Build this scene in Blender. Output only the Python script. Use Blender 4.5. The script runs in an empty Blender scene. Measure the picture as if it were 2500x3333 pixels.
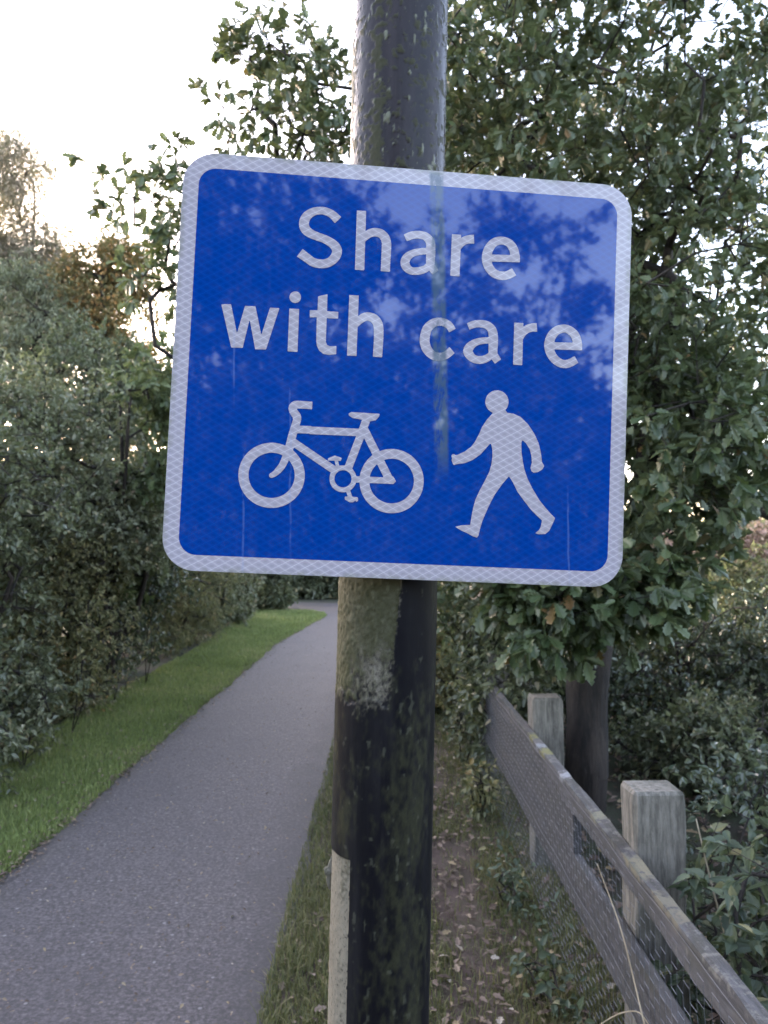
import bpy, math, random
import numpy as np

R = math.radians
SC = bpy.context.scene
COL = SC.collection

# ------------------------------------------------------------------ camera
PITCH, CAMZ, FPX = 3.0, 1.6, 2450.0 / 2500 * 1659
cam = bpy.data.cameras.new('camera')
cam_o = bpy.data.objects.new('camera', cam)
COL.objects.link(cam_o)
cam_o.location = (0, 0, CAMZ)
cam_o.rotation_euler = (R(90 + PITCH), 0, 0)
cam.sensor_fit = 'VERTICAL'
cam.sensor_height = 36.0
cam.lens = 2450.0 / 3333 * 36.0
cam.clip_start, cam.clip_end = 0.05, 2000
cam.dof.use_dof = True
cam.dof.focus_distance = 1.02
cam.dof.aperture_fstop = 9.0
SC.camera = cam_o

# ------------------------------------------------------------------ light
SUN_EL, SUN_AZ = R(9), R(-38)          # low evening sun behind the trees, ahead and left
world = bpy.data.worlds.new('World')
SC.world = world
world.use_nodes = True
wn = world.node_tree
sky = wn.nodes.new('ShaderNodeTexSky')
sky.sky_type = 'NISHITA'
sky.sun_disc = False
sky.sun_elevation = SUN_EL
sky.sun_rotation = SUN_AZ
sky.altitude = 50
sky.air_density = 1.0
sky.dust_density = 2.5
sky.ozone_density = 1.5
hs = wn.nodes.new('ShaderNodeHueSaturation')      # thin high cloud takes most of the blue out
hs.inputs['Saturation'].default_value = 0.8
wn.links.new(sky.outputs[0], hs.inputs['Color'])
bgn = wn.nodes['Background']
tint = wn.nodes.new('ShaderNodeMix')              # dusk cloud: a touch of lilac
tint.data_type, tint.blend_type = 'RGBA', 'MULTIPLY'
tint.inputs[0].default_value = 1.0
tint.inputs[7].default_value = (1.10, 0.985, 1.0, 1)
wn.links.new(hs.outputs[0], tint.inputs[6])
wn.links.new(tint.outputs[2], bgn.inputs['Color'])
bgn.inputs['Strength'].default_value = 0.15

sun = bpy.data.lights.new('sun', 'SUN')
sun.energy = 0.9
sun.angle = R(14)
sun.color = (1.0, 0.86, 0.72)
sun_o = bpy.data.objects.new('sun', sun)
COL.objects.link(sun_o)
# direction towards the sun: azimuth measured like the sky's rotation (0 = +Y)
sd = (math.sin(SUN_AZ) * math.cos(SUN_EL), math.cos(SUN_AZ) * math.cos(SUN_EL), math.sin(SUN_EL))
from mathutils import Vector
sun_o.rotation_euler = Vector(sd).to_track_quat('Z', 'Y').to_euler()

SC.view_settings.view_transform = 'Standard'
SC.view_settings.look = 'None'
SC.view_settings.gamma = 1
SC.view_settings.use_curve_mapping = False
SC.view_settings.exposure = 3.7
SC.render.engine = 'CYCLES'
SC.cycles.use_denoising = True
SC.cycles.max_bounces = 8
SC.cycles.diffuse_bounces = 5
SC.cycles.transparent_max_bounces = 4
SC.cycles.sample_clamp_indirect = 6

# ------------------------------------------------------------------ helpers
def tag(o, label=None, cat=None, group=None, kind=None):
    for k, v in (('label', label), ('category', cat), ('group', group), ('kind', kind)):
        if v:
            o[k] = v
    return o

def empty(name, loc=(0, 0, 0)):
    o = bpy.data.objects.new(name, None)
    o.empty_display_size = 0.1
    o.location = loc
    COL.objects.link(o)
    return o

def at(X, Y, d):
    """point seen at (X, Y) of the 1659 px wide photograph, at depth d along the view"""
    u, v, p = (X - 829.5) / FPX, (1106 - Y) / FPX, R(PITCH)
    return np.array([u * d, d * (math.cos(p) - v * math.sin(p)), CAMZ + d * (math.sin(p) + v * math.cos(p))])

class MB:
    """collects vertices and faces, links them as ONE mesh object"""
    def __init__(s):
        s.v, s.loops, s.sizes, s.rnd, s.n = [], [], [], [], 0
    def add(s, verts, faces_by_size, rnd=None):
        verts = np.asarray(verts, float).reshape(-1, 3)
        for f in faces_by_size:
            f = np.asarray(f, np.int64)
            if f.size == 0:
                continue
            s.loops.append((f + s.n).ravel())
            s.sizes.append(np.full(len(f), f.shape[1], np.int32))
            s.rnd.append(np.full(len(f), 0.5) if rnd is None else (np.full(len(f), rnd) if np.isscalar(rnd) else rnd))
        s.v.append(verts)
        s.n += len(verts)
        return s
    def box(s, lo, hi, bevel=0.0):
        x0, y0, z0 = lo; x1, y1, z1 = hi
        v = [(x0, y0, z0), (x1, y0, z0), (x1, y1, z0), (x0, y1, z0), (x0, y0, z1), (x1, y0, z1), (x1, y1, z1), (x0, y1, z1)]
        return s.add(v, [[(0, 3, 2, 1), (4, 5, 6, 7), (0, 1, 5, 4), (1, 2, 6, 5), (2, 3, 7, 6), (3, 0, 4, 7)]])
    def tube(s, pts, rad, k=6, rnd=None, cap=True):
        pts = np.asarray(pts, float); n = len(pts)
        rad = np.full(n, rad) if np.isscalar(rad) else np.asarray(rad)
        t = np.gradient(pts, axis=0); t /= np.linalg.norm(t, axis=1)[:, None] + 1e-9
        up = np.array([0.0, 0, 1]) if abs(t[:, 2]).mean() < 0.85 else np.array([1.0, 0, 0])
        a = np.cross(t, up); a /= np.linalg.norm(a, axis=1)[:, None] + 1e-9
        b = np.cross(t, a)
        th = np.linspace(0, 2 * np.pi, k, endpoint=False)
        v = pts[:, None] + rad[:, None, None] * (np.cos(th)[None, :, None] * a[:, None] + np.sin(th)[None, :, None] * b[:, None])
        i = np.arange(n - 1)[:, None] * k; j = np.arange(k)[None]; j2 = (j + 1) % k
        q = np.stack([i + j, i + j2, i + k + j2, i + k + j], -1).reshape(-1, 4)
        fs = [q]
        if cap:
            fs.append(np.array([np.arange(k)[::-1], np.arange(k) + (n - 1) * k]))
        return s.add(v.reshape(-1, 3), fs, rnd)
    def build(s, name, mat, parent=None, smooth=False, loc=None):
        me = bpy.data.meshes.new(name)
        v = np.concatenate(s.v); lp = np.concatenate(s.loops).astype(np.int32); sz = np.concatenate(s.sizes)
        me.vertices.add(len(v)); me.vertices.foreach_set('co', v.astype(np.float32).ravel())
        me.loops.add(len(lp)); me.loops.foreach_set('vertex_index', lp)
        me.polygons.add(len(sz))
        st = np.zeros(len(sz), np.int32); st[1:] = np.cumsum(sz)[:-1]
        me.polygons.foreach_set('loop_start', st)
        try:
            me.polygons.foreach_set('loop_total', sz)
        except Exception:
            pass
        a = me.attributes.new('rnd', 'FLOAT', 'FACE')
        a.data.foreach_set('value', np.concatenate(s.rnd).astype(np.float32))
        me.polygons.foreach_set('use_smooth', np.full(len(sz), smooth))
        me.update(calc_edges=True)
        me.materials.append(mat)
        o = bpy.data.objects.new(name, me)
        COL.objects.link(o)
        if parent:
            o.parent = parent
        if loc is not None:
            o.location = loc
        return o

# ---- numpy value noise
def _h(i, j, k, seed):
    n = (i * 374761393 + j * 668265263 + k * 2147483647 + seed * 974711) & 0xFFFFFFFF
    n = ((n ^ (n >> 13)) * 1274126177) & 0xFFFFFFFF
    return ((n ^ (n >> 16)) & 0xFFFF) / 65535.0
def vnoise(x, y, z=0.0, seed=1):
    x, y, z = np.broadcast_arrays(np.asarray(x, float), np.asarray(y, float), np.asarray(z, float))
    i, j, k = [np.floor(a).astype(np.int64) for a in (x, y, z)]
    f = [a - b for a, b in ((x, i), (y, j), (z, k))]
    u, v, w = [t * t * (3 - 2 * t) for t in f]
    r = 0
    for di in (0, 1):
        for dj in (0, 1):
            for dk in (0, 1):
                r = r + _h(i + di, j + dj, k + dk, seed) * (u if di else 1 - u) * (v if dj else 1 - v) * (w if dk else 1 - w)
    return r
def fbm(x, y, z=0.0, seed=1, o=4):
    s, a, t = 0, 1.0, 0
    for q in range(o):
        s = s + a * vnoise(np.asarray(x) * 2 ** q, np.asarray(y) * 2 ** q, np.asarray(z) * 2 ** q, seed + q)
        t += a; a *= 0.55
    return s / t

# ------------------------------------------------------------------ materials
def new_mat(name):
    m = bpy.data.materials.new(name)
    m.use_nodes = True
    nt = m.node_tree
    return m, nt, nt.nodes['Principled BSDF']

class N:
    """short hand for wiring nodes"""
    def __init__(s, nt): s.nt = nt
    def node(s, t, **kw):
        n = s.nt.nodes.new(t)
        for k, v in kw.items():
            setattr(n, k, v)
        return n
    def put(s, sock, v):
        if hasattr(v, 'is_output'):
            s.nt.links.new(v, sock)
        else:
            sock.default_value = v
    def math(s, op, a, b=None, c=None, clamp=False):
        n = s.node('ShaderNodeMath', operation=op, use_clamp=clamp)
        for i, v in enumerate((a, b, c)):
            if v is not None:
                s.put(n.inputs[i], v)
        return n.outputs[0]
    def mix(s, f, a, b, mode='MIX'):
        n = s.node('ShaderNodeMix', data_type='RGBA', blend_type=mode)
        s.put(n.inputs[0], f); s.put(n.inputs[6], a if hasattr(a, 'is_output') else (*a, 1)); s.put(n.inputs[7], b if hasattr(b, 'is_output') else (*b, 1))
        return n.outputs[2]
    def noise(s, scale, detail=4, rough=0.6, co=None, dist=0.0):
        n = s.node('ShaderNodeTexNoise')
        n.inputs['Scale'].default_value = scale; n.inputs['Detail'].default_value = detail
        n.inputs['Roughness'].default_value = rough; n.inputs['Distortion'].default_value = dist
        if co is not None:
            s.nt.links.new(co, n.inputs['Vector'])
        return n.outputs['Fac']
    def step(s, v, lo, hi):
        n = s.node('ShaderNodeMapRange', interpolation_type='SMOOTHSTEP')
        s.put(n.inputs[0], v); n.inputs[1].default_value = lo; n.inputs[2].default_value = hi
        return n.outputs[0]
    def ramp(s, f, stops):
        n = s.node('ShaderNodeValToRGB')
        while len(n.color_ramp.elements) < len(stops):
            n.color_ramp.elements.new(0.5)
        for e, (p, c) in zip(n.color_ramp.elements, stops):
            e.position = p; e.color = (*c, 1)
        s.put(n.inputs[0], f)
        return n.outputs[0]
    def attr(s, name):
        return s.node('ShaderNodeAttribute', attribute_name=name).outputs['Fac']
    def obj(s): return s.node('ShaderNodeTexCoord').outputs['Object']
    def sep(s, v):
        n = s.node('ShaderNodeSeparateXYZ'); s.put(n.inputs[0], v); return n.outputs
    def mapping(s, v, scale):
        n = s.node('ShaderNodeMapping'); s.put(n.inputs[0], v); n.inputs['Scale'].default_value = scale; return n.outputs[0]
    def bump(s, h, strength=0.3, dist=0.01):
        n = s.node('ShaderNodeBump'); n.inputs['Strength'].default_value = strength; n.inputs['Distance'].default_value = dist
        s.put(n.inputs['Height'], h); return n.outputs[0]

def leaf_mat(name, stops, rough=0.36, trans=0.35, spec=0.5, gain=2.1, grey=0.32):
    """stops: the leaf-to-leaf spread of real leaf colours"""
    m, nt, b = new_mat(name); n = N(nt)
    col = n.ramp(n.attr('rnd'), [(p, tuple(gain * (t * (1 - grey) + grey * f * (.3 * c[0] + .6 * c[1] + .1 * c[2])) for t, f in zip(c, (1.2, 1.0, .84)))) for p, c in stops])
    geo = n.node('ShaderNodeNewGeometry')
    col = n.mix(n.math('MULTIPLY', geo.outputs['Backfacing'], 0.45), col, (0.16, 0.19, 0.14))
    nt.links.new(col, b.inputs['Base Color'])
    b.inputs['Roughness'].default_value = rough
    b.inputs['Specular IOR Level'].default_value = spec
    tr = n.node('ShaderNodeBsdfTranslucent')
    nt.links.new(n.mix(0.5, col, (0.16, 0.2, 0.03)), tr.inputs[0])
    mx = n.node('ShaderNodeMixShader'); mx.inputs[0].default_value = trans
    nt.links.new(b.outputs[0], mx.inputs[1]); nt.links.new(tr.outputs[0], mx.inputs[2])
    nt.links.new(mx.outputs[0], nt.nodes['Material Output'].inputs[0])
    return m

def bark_mat(name, c0, c1):
    m, nt, b = new_mat(name); n = N(nt)
    o = n.obj()
    f = n.noise(9, 6, 0.7, n.mapping(o, (1, 1, 0.25)))
    nt.links.new(n.mix(n.step(f, 0.35, 0.68), c0, c1), b.inputs['Base Color'])
    b.inputs['Roughness'].default_value = 0.9
    nt.links.new(n.bump(n.noise(30, 5, 0.7, n.mapping(o, (1, 1, 0.2))), 0.8, 0.02), b.inputs['Normal'])
    return m

M = {}
M['oak'] = leaf_mat('oak_leaf', [(0, (0.028, 0.048, 0.018)), (0.45, (0.05, 0.075, 0.028)), (0.8, (0.075, 0.10, 0.04)), (0.95, (0.12, 0.12, 0.035)), (0.985, (0.16, 0.09, 0.03))], 0.36, 0.25, 0.5, 1.3, 0.12)
M['oak_dull'] = leaf_mat('oak_leaf_brown', [(0, (0.10, 0.075, 0.035)), (1, (0.19, 0.13, 0.06))], 0.5)
M['hedge_dark'] = leaf_mat('dark_hedge_leaf', [(0, (0.024, 0.034, 0.016)), (0.5, (0.049, 0.063, 0.028)), (0.9, (0.09, 0.098, 0.042)), (1, (0.15, 0.12, 0.05))], 0.33, 0.35, 0.6, 2.5)
M['hedge_grey'] = leaf_mat('grey_green_leaf', [(0, (0.036, 0.045, 0.023)), (0.5, (0.070, 0.082, 0.042)), (0.92, (0.115, 0.122, 0.062)), (1, (0.17, 0.11, 0.06))], 0.33, 0.35, 0.6, 2.6)
M['hedge_yellow'] = leaf_mat('yellowing_leaf', [(0, (0.045, 0.05, 0.018)), (0.5, (0.11, 0.105, 0.04)), (0.85, (0.18, 0.15, 0.05)), (1, (0.2, 0.11, 0.035))], 0.4, 0.35, 0.5, 2.0, 0.2)
M['glossy'] = leaf_mat('glossy_leaf', [(0, (0.018, 0.034, 0.018)), (0.6, (0.045, 0.07, 0.035)), (1, (0.09, 0.12, 0.05))], 0.24, 0.2, 0.7, 1.5)
M['olive'] = leaf_mat('olive_leaf', [(0, (0.08, 0.09, 0.03)), (0.6, (0.15, 0.16, 0.055)), (1, (0.24, 0.22, 0.09))], 0.5, 0.35, 0.4, 1.3)
M['back'] = leaf_mat('dark_evergreen_leaf', [(0, (0.012, 0.018, 0.010)), (1, (0.03, 0.04, 0.022))], 0.6, 0.1, 0.2, 1.0)
M['green'] = leaf_mat('fresh_green_leaf', [(0, (0.04, 0.075, 0.02)), (0.6, (0.075, 0.125, 0.035)), (1, (0.14, 0.17, 0.05))], 0.42, 0.35, 0.5, 1.4)
M['orange'] = leaf_mat('autumn_leaf', [(0, (0.06, 0.06, 0.025)), (0.4, (0.12, 0.085, 0.03)), (0.7, (0.21, 0.10, 0.03)), (1, (0.28, 0.14, 0.035))], 0.5, 0.36, 0.4, 2.1, 0.05)
M['birch'] = leaf_mat('birch_leaf', [(0, (0.10, 0.085, 0.065)), (0.5, (0.17, 0.14, 0.11)), (1, (0.25, 0.17, 0.13))], 0.6, 0.5, 0.3, 2.5)
M['rust'] = leaf_mat('russet_leaf', [(0, (0.14, 0.07, 0.06)), (0.6, (0.24, 0.13, 0.11)), (1, (0.30, 0.19, 0.13))], 0.6, 0.35)
M['nettle'] = leaf_mat('nettle_leaf', [(0, (0.03, 0.055, 0.03)), (0.6, (0.055, 0.09, 0.045)), (0.93, (0.10, 0.14, 0.06)), (1, (0.2, 0.17, 0.05))], 0.45, 0.25, 0.4, 1.2)
M['grass'] = leaf_mat('grass_blade', [(0, (0.06, 0.08, 0.02)), (0.45, (0.10, 0.13, 0.034)), (0.8, (0.15, 0.16, 0.055)), (0.93, (0.19, 0.18, 0.085)), (1, (0.27, 0.22, 0.13))], 0.5, 0.4, 0.4, 2.2, 0.05)
M['grass_dull'] = leaf_mat('dull_grass_blade', [(0, (0.055, 0.058, 0.02)), (0.5, (0.10, 0.095, 0.034)), (0.85, (0.155, 0.13, 0.055)), (1, (0.22, 0.16, 0.09))], 0.55, 0.35, 0.3, 1.35, 0.1)
M['litter'] = leaf_mat('fallen_leaf', [(0, (0.10, 0.055, 0.04)), (0.5, (0.20, 0.12, 0.085)), (0.8, (0.32, 0.21, 0.15)), (0.95, (0.38, 0.26, 0.10)), (1, (0.46, 0.40, 0.33))], 0.6, 0.15, 0.3, 0.72)
M['bark'] = bark_mat('dark_bark', (0.008, 0.006, 0.005), (0.046, 0.034, 0.026))
M['bark_pale'] = bark_mat('pale_bark', (0.05, 0.043, 0.038), (0.13, 0.115, 0.1))
M['straw'] = bark_mat('dry_stalk', (0.25, 0.2, 0.13), (0.4, 0.34, 0.24))
# ------------------------------------------------------------------ leaves, branches, plants
def _tmpl(half, fold=0.22, curl=0.18):
    """half outline (x >= 0) from base to tip -> two faces folded along the midrib"""
    r = np.array(half, float)
    l = r[1:-1] * [-1, 1]
    v = np.concatenate([r, l])
    z = fold * np.abs(v[:, 0]) - curl * v[:, 1] ** 2
    v = np.column_stack([v, z])
    n = len(r)
    return v, [list(range(n)), [0] + [n - 1] + list(range(n + len(l) - 1, n - 1, -1))]
LEAF = {
    'oak': _tmpl([(0, 0), (.03, .02), (.09, .16), (.17, .22), (.10, .31), (.27, .43), (.15, .52), (.33, .64), (.19, .73), (.25, .86), (.11, .93), (0, 1)]),
    'oak_far': _tmpl([(0, 0), (.2, .25), (.12, .38), (.34, .62), (.2, .72), (.2, .9), (0, 1)]),
    'ovate': _tmpl([(0, 0), (.24, .28), (.22, .6), (0, 1)], 0.3),
    'slim': _tmpl([(0, 0), (.11, .4), (0, 1)], 0.3),
    'nettle': _tmpl([(0, 0), (.2, .08), (.33, .25), (.28, .3), (.32, .42), (.24, .5), (.24, .62), (.14, .72), (.11, .84), (0, 1)], 0.25, 0.3),
}

def put_leaves(mb, tmpl, P, D, NN, L, rnd):
    tv, tf = LEAF[tmpl]
    D = D / (np.linalg.norm(D, axis=1)[:, None] + 1e-9)
    S = np.cross(D, NN); S /= np.linalg.norm(S, axis=1)[:, None] + 1e-9
    Q = np.cross(S, D)
    V = P[:, None] + L[:, None, None] * (tv[None, :, 0:1] * S[:, None] + tv[None, :, 1:2] * D[:, None] + tv[None, :, 2:3] * Q[:, None])
    off = (np.arange(len(P)) * len(tv))[:, None]
    n0 = mb.n
    mb.v.append(V.reshape(-1, 3)); mb.n += len(P) * len(tv)
    for f in tf:
        mb.loops.append((off + np.array(f)[None] + n0).ravel())
        mb.sizes.append(np.full(len(P), len(f), np.int32))
        mb.rnd.append(rnd)

def rvec(rng, n):
    v = rng.normal(size=(n, 3)); return v / np.linalg.norm(v, axis=1)[:, None]

def blob_points(rng, blobs, seed=0):
    """points in uneven clumps inside ellipsoids: (centre, radii, count)"""
    out = []
    for c, r, n in blobs:
        c, r = np.array(c, float), np.array(r, float)
        p = rvec(rng, n * 5) * rng.uniform(0.15, 1, (n * 5, 1)) ** 0.5
        q = p * r + c
        keep = fbm(q[:, 0] * 1.7, q[:, 1] * 1.7, q[:, 2] * 1.7, seed + 5, 2) + rng.uniform(-.12, .12, len(q))
        k = np.argsort(-keep)[:int(n * 2.6)]
        q = q[rng.permutation(k)[:n]]
        far = rng.uniform(size=n) < 0.07          # sprays that stick out of the mass
        q[far] = c + (q[far] - c) * rng.uniform(1.1, 1.4, (far.sum(), 1))
        out.append(q)
    return np.concatenate(out)

def grow(rng, trunk, att, seg=0.3, wig=0.06, up=0.25):
    """branch skeleton: trunk polylines plus attractors tied to the nearest branch"""
    nodes, par = [], []
    for line in trunk:
        line = np.array(line, float)
        prev = -1
        if line.shape[0] and nodes:
            dd = np.linalg.norm(np.array(nodes) - line[0], axis=1)
            if dd.min() < 0.12:
                prev = int(dd.argmin()); line = line[1:]
        for a in line:
            if prev >= 0:
                b = nodes[prev]; m = max(1, int(np.linalg.norm(a - b) / seg))
                for i in range(1, m + 1):
                    q = b + (a - b) * i / m
                    if i < m: q = q + rng.normal(size=3) * wig * 0.5
                    nodes.append(q); par.append(prev); prev = len(nodes) - 1
            else:
                nodes.append(a); par.append(-1); prev = len(nodes) - 1
    ntr = len(nodes)
    buf = np.zeros((ntr + len(att) * 14 + 10, 3)); buf[:ntr] = nodes
    n = ntr; par = list(par); depth = [0] * ntr
    T = np.array(nodes)
    order = np.argsort(((att[:, None] - T[None]) ** 2).sum(-1).min(1)) if len(att) * ntr < 4e6 else np.arange(len(att))
    tips = []
    for k in order:
        a = att[k]
        d = np.linalg.norm(buf[:n] - a, axis=1)
        dz = buf[:n, 2] - a[2]
        j = int(np.argmin(d + up * np.maximum(dz, 0)))
        b = buf[j].copy(); L = d[j]; m = min(12, max(1, int(L / seg)))
        bow = np.array([0, 0, 1.0]) * L * 0.08
        prev = j
        for i in range(1, m + 1):
            t = i / m
            q = b + (a - b) * t + bow * 4 * t * (1 - t) * 0.5
            if i < m: q = q + rng.normal(size=3) * wig
            buf[n] = q; par.append(prev); prev = n; n += 1
        tips.append(prev)
    return buf[:n], np.array(par), np.array(tips)

def branch_mesh(mb, P, par, r_root, r_tip=0.004, pw=2.3, kmax=7):
    n = len(P); w = np.zeros(n)
    ch = np.bincount(par[par >= 0], minlength=n)
    w[ch == 0] = 1.0
    for i in range(n - 1, -1, -1):
        if par[i] >= 0:
            w[par[i]] += w[i]
    rad = r_tip * np.maximum(w, 1) ** (1 / pw)
    rad *= 1 + (r_root / rad.max() - 1) * (rad - r_tip) / (rad.max() - r_tip + 1e-9)
    for lo, hi, k in ((0, 0.009, 3), (0.009, 0.03, 4), (0.03, 0.055, kmax), (0.055, 9, 16)):
        idx = np.where((par >= 0) & (rad >= lo) & (rad < hi))[0]
        if len(idx) == 0: continue
        a, b = P[par[idx]], P[idx]
        ra, rb = np.minimum(rad[par[idx]], rad[idx] * 1.5), rad[idx]
        t = b - a; t = t / (np.linalg.norm(t, axis=1)[:, None] + 1e-9)
        s = np.cross(t, np.where(np.abs(t[:, 2:3]) < 0.8, [[0, 0, 1.0]], [[1.0, 0, 0]])); s /= np.linalg.norm(s, axis=1)[:, None] + 1e-9
        u = np.cross(t, s)
        th = np.linspace(0, 2 * np.pi, k, endpoint=False)
        ring = np.cos(th)[None, :, None] * s[:, None] + np.sin(th)[None, :, None] * u[:, None]
        b2 = b + t * rb[:, None] * 0.4
        if k == 16:      # ridged, lumpy bark on the thick wood
            def ridge(p, r):
                q = p[:, None] + r[:, None, None] * ring
                w = 1 + .34 * (fbm(q[..., 0] * 26, q[..., 1] * 26, q[..., 2] * 5, 17, 4) - .5) + .22 * (fbm(q[..., 0] * 5, q[..., 1] * 5, q[..., 2] * 4, 19, 2) - .5)
                return p[:, None] + (r[:, None] * w)[..., None] * ring
            V = np.concatenate([ridge(a, ra), ridge(b2, rb)], 1)
        else:
            V = np.concatenate([a[:, None] + ra[:, None, None] * ring, b2[:, None] + rb[:, None, None] * ring], 1)
        base = (np.arange(len(idx)) * 2 * k)[:, None, None]
        j = np.arange(k); q = np.stack([j, (j + 1) % k, k + (j + 1) % k, k + j], -1)[None]
        mb.add(V.reshape(-1, 3), [(base + q).reshape(-1, 4)])
    return rad

def foliage(rng, mb, twigs, P, par, tips, kind, L, m=3, k=6, tl=0.2, droop=0.25, spread=0.9, cluster=False, lz=None):
    """m twiglets at every tip, k leaves on each"""
    tip = P[tips]; base = P[par[tips]]
    d0 = tip - base; d0 /= np.linalg.norm(d0, axis=1)[:, None] + 1e-9
    A = np.repeat(tip, m, 0); D = np.repeat(d0, m, 0) * 0.7 + rvec(rng, len(A)) * 0.9
    D[:, 2] -= droop * 0.4
    D /= np.linalg.norm(D, axis=1)[:, None]
    ln = tl * rng.uniform(0.5, 1.3, len(A))
    E = A + D * ln[:, None]
    if twigs is not None:
        s = np.cross(D, [[0.3, 0.2, 0.93]]); s /= np.linalg.norm(s, axis=1)[:, None] + 1e-9
        u = np.cross(D, s); r = 0.0022
        V = np.stack([A + r * s, A - .5 * r * s + .87 * r * u, A - .5 * r * s - .87 * r * u, E], 1)
        b = (np.arange(len(A)) * 4)[:, None]
        twigs.add(V.reshape(-1, 3), [np.concatenate([b + [0, 1, 3], b + [1, 2, 3], b + [2, 0, 3]])])
    t = rng.uniform(0.25, 1.02, (len(A), k))
    if cluster:
        t = np.where(rng.uniform(size=t.shape) < 0.65, rng.uniform(0.85, 1.02, t.shape), t)
    Q = (A[:, None] + D[:, None] * (ln[:, None] * t)[..., None]).reshape(-1, 3)
    LD = np.repeat(D, k, 0) * 0.75 + rvec(rng, len(Q)) * spread
    LD[:, 2] -= droop
    NN = rvec(rng, len(Q)) * 0.75 + [0, 0, 1]
    ll = L * rng.uniform(0.55, 1.25, len(Q))
    if lz is not None:      # larger leaves low down in the shade, smaller ones up in the light
        ll = ll * np.interp(Q[:, 2], lz[0], lz[1])
    base_r = np.repeat(rng.uniform(-.14, .14, len(tips)), m * k)
    rnd = np.clip(rng.beta(1.6, 2.0, len(Q)) + base_r + (rng.uniform(size=len(Q)) < 0.03) * 0.5, 0, 1)
    put_leaves(mb, kind, Q, LD, NN, ll, rnd)

def plant(name, label, cat, seed, trunk, blobs, leafkind, L, lmat, bark, r_root, group=None, m=3, k=6, tl=0.2, droop=0.25,
          spread=0.9, cluster=False, up=0.25, seg=0.3, zmin=0.03, wood='trunk', wig=0.06, extra=None, lz=None):
    rng = np.random.default_rng(seed)
    att = blob_points(rng, blobs, seed)
    att[:, 2] = np.maximum(att[:, 2], zmin + rng.uniform(0, .12, len(att)))
    if extra is not None:
        att = np.concatenate([att, np.array(extra, float)])
    o0 = np.array(trunk[0][0], float)
    P, par, tips = grow(rng, trunk, att, seg, wig, up)
    wmb, lmb = MB(), MB()
    branch_mesh(wmb, P, par, r_root)
    foliage(rng, lmb, wmb, P, par, tips, leafkind, L, m, k, tl, droop, spread, cluster, lz)
    for mb in (wmb, lmb):
        mb.v = [v - o0 for v in mb.v]
    root = empty(name, tuple(o0))
    tag(root, label, cat, group)
    wmb.build(wood, bark, root, smooth=True)
    lmb.build('crown', lmat, root)
    return root

# ------------------------------------------------------------------ the setting: ground, path, verge
def sheet(name, mat, pts_l, pts_r, z, jit=0.0, seed=0, kind='structure', sub=0.12):
    """strip between two polylines (same count), resampled, edges slightly ragged"""
    def res(p):
        p = np.array(p, float); d = np.r_[0, np.cumsum(np.linalg.norm(np.diff(p, axis=0), axis=1))]
        return p, d
    pl, dl = res(pts_l); pr, dr = res(pts_r)
    n = int(max(dl[-1], dr[-1]) / sub)
    t = np.linspace(0, 1, n)
    f = lambda p, d: np.column_stack([np.interp(t * d[-1], d, p[:, 0]), np.interp(t * d[-1], d, p[:, 1])])
    # keep vertices paired by control point
    ctl = np.linspace(0, 1, len(pl))
    g = lambda p: np.column_stack([np.interp(t, ctl, p[:, 0]), np.interp(t, ctl, p[:, 1])])
    a, b = g(pl), g(pr)
    if jit:
        a[:, 0] += (fbm(a[:, 1] * 3.0, 0.5, seed, seed, 4) - .5) * jit * 2
        b[:, 0] += (fbm(b[:, 1] * 3.0, 7.5, seed, seed + 9, 4) - .5) * jit * 2
    v = np.concatenate([np.column_stack([a, np.full(n, z)]), np.column_stack([b, np.full(n, z)])])
    i = np.arange(n - 1)
    mb = MB().add(v, [np.stack([i, n + i, n + i + 1, i + 1], -1)])
    o = mb.build(name, mat)
    tag(o, kind=kind)
    return o

def ground_mat(name, stops, scale=3.0, fine=60, rough=0.95, bump=0.5):
    m, nt, b = new_mat(name); n = N(nt); o = n.obj()
    f = n.math('ADD', n.math('MULTIPLY', n.noise(scale, 6, 0.65, o), 0.6), n.math('MULTIPLY', n.noise(fine, 3, 0.7, o), 0.4))
    nt.links.new(n.ramp(f, stops), b.inputs['Base Color'])
    b.inputs['Roughness'].default_value = rough
    nt.links.new(n.bump(n.noise(fine * 0.6, 5, 0.7, o), bump, 0.03), b.inputs['Normal'])
    return m

M['soil'] = ground_mat('woodland_floor', [(0.3, (0.022, 0.018, 0.012)), (0.45, (0.04, 0.032, 0.022)), (0.55, (0.035, 0.045, 0.018)), (0.68, (0.06, 0.055, 0.03))], 1.6)
M['verge'] = ground_mat('short_turf', [(0.3, (0.04, 0.06, 0.018)), (0.5, (0.075, 0.105, 0.03)), (0.68, (0.12, 0.13, 0.05))], 2.2)
M['trod'] = ground_mat('worn_earth', [(0.3, (0.034, 0.022, 0.018)), (0.45, (0.076, 0.048, 0.039)), (0.56, (0.062, 0.050, 0.028)), (0.7, (0.135, 0.09, 0.071))], 2.6)
M['meadow'] = ground_mat('meadow_grass', [(0.3, (0.14, 0.15, 0.05)), (0.5, (0.24, 0.25, 0.09)), (0.7, (0.34, 0.31, 0.14))], 1.0, 20)

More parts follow.
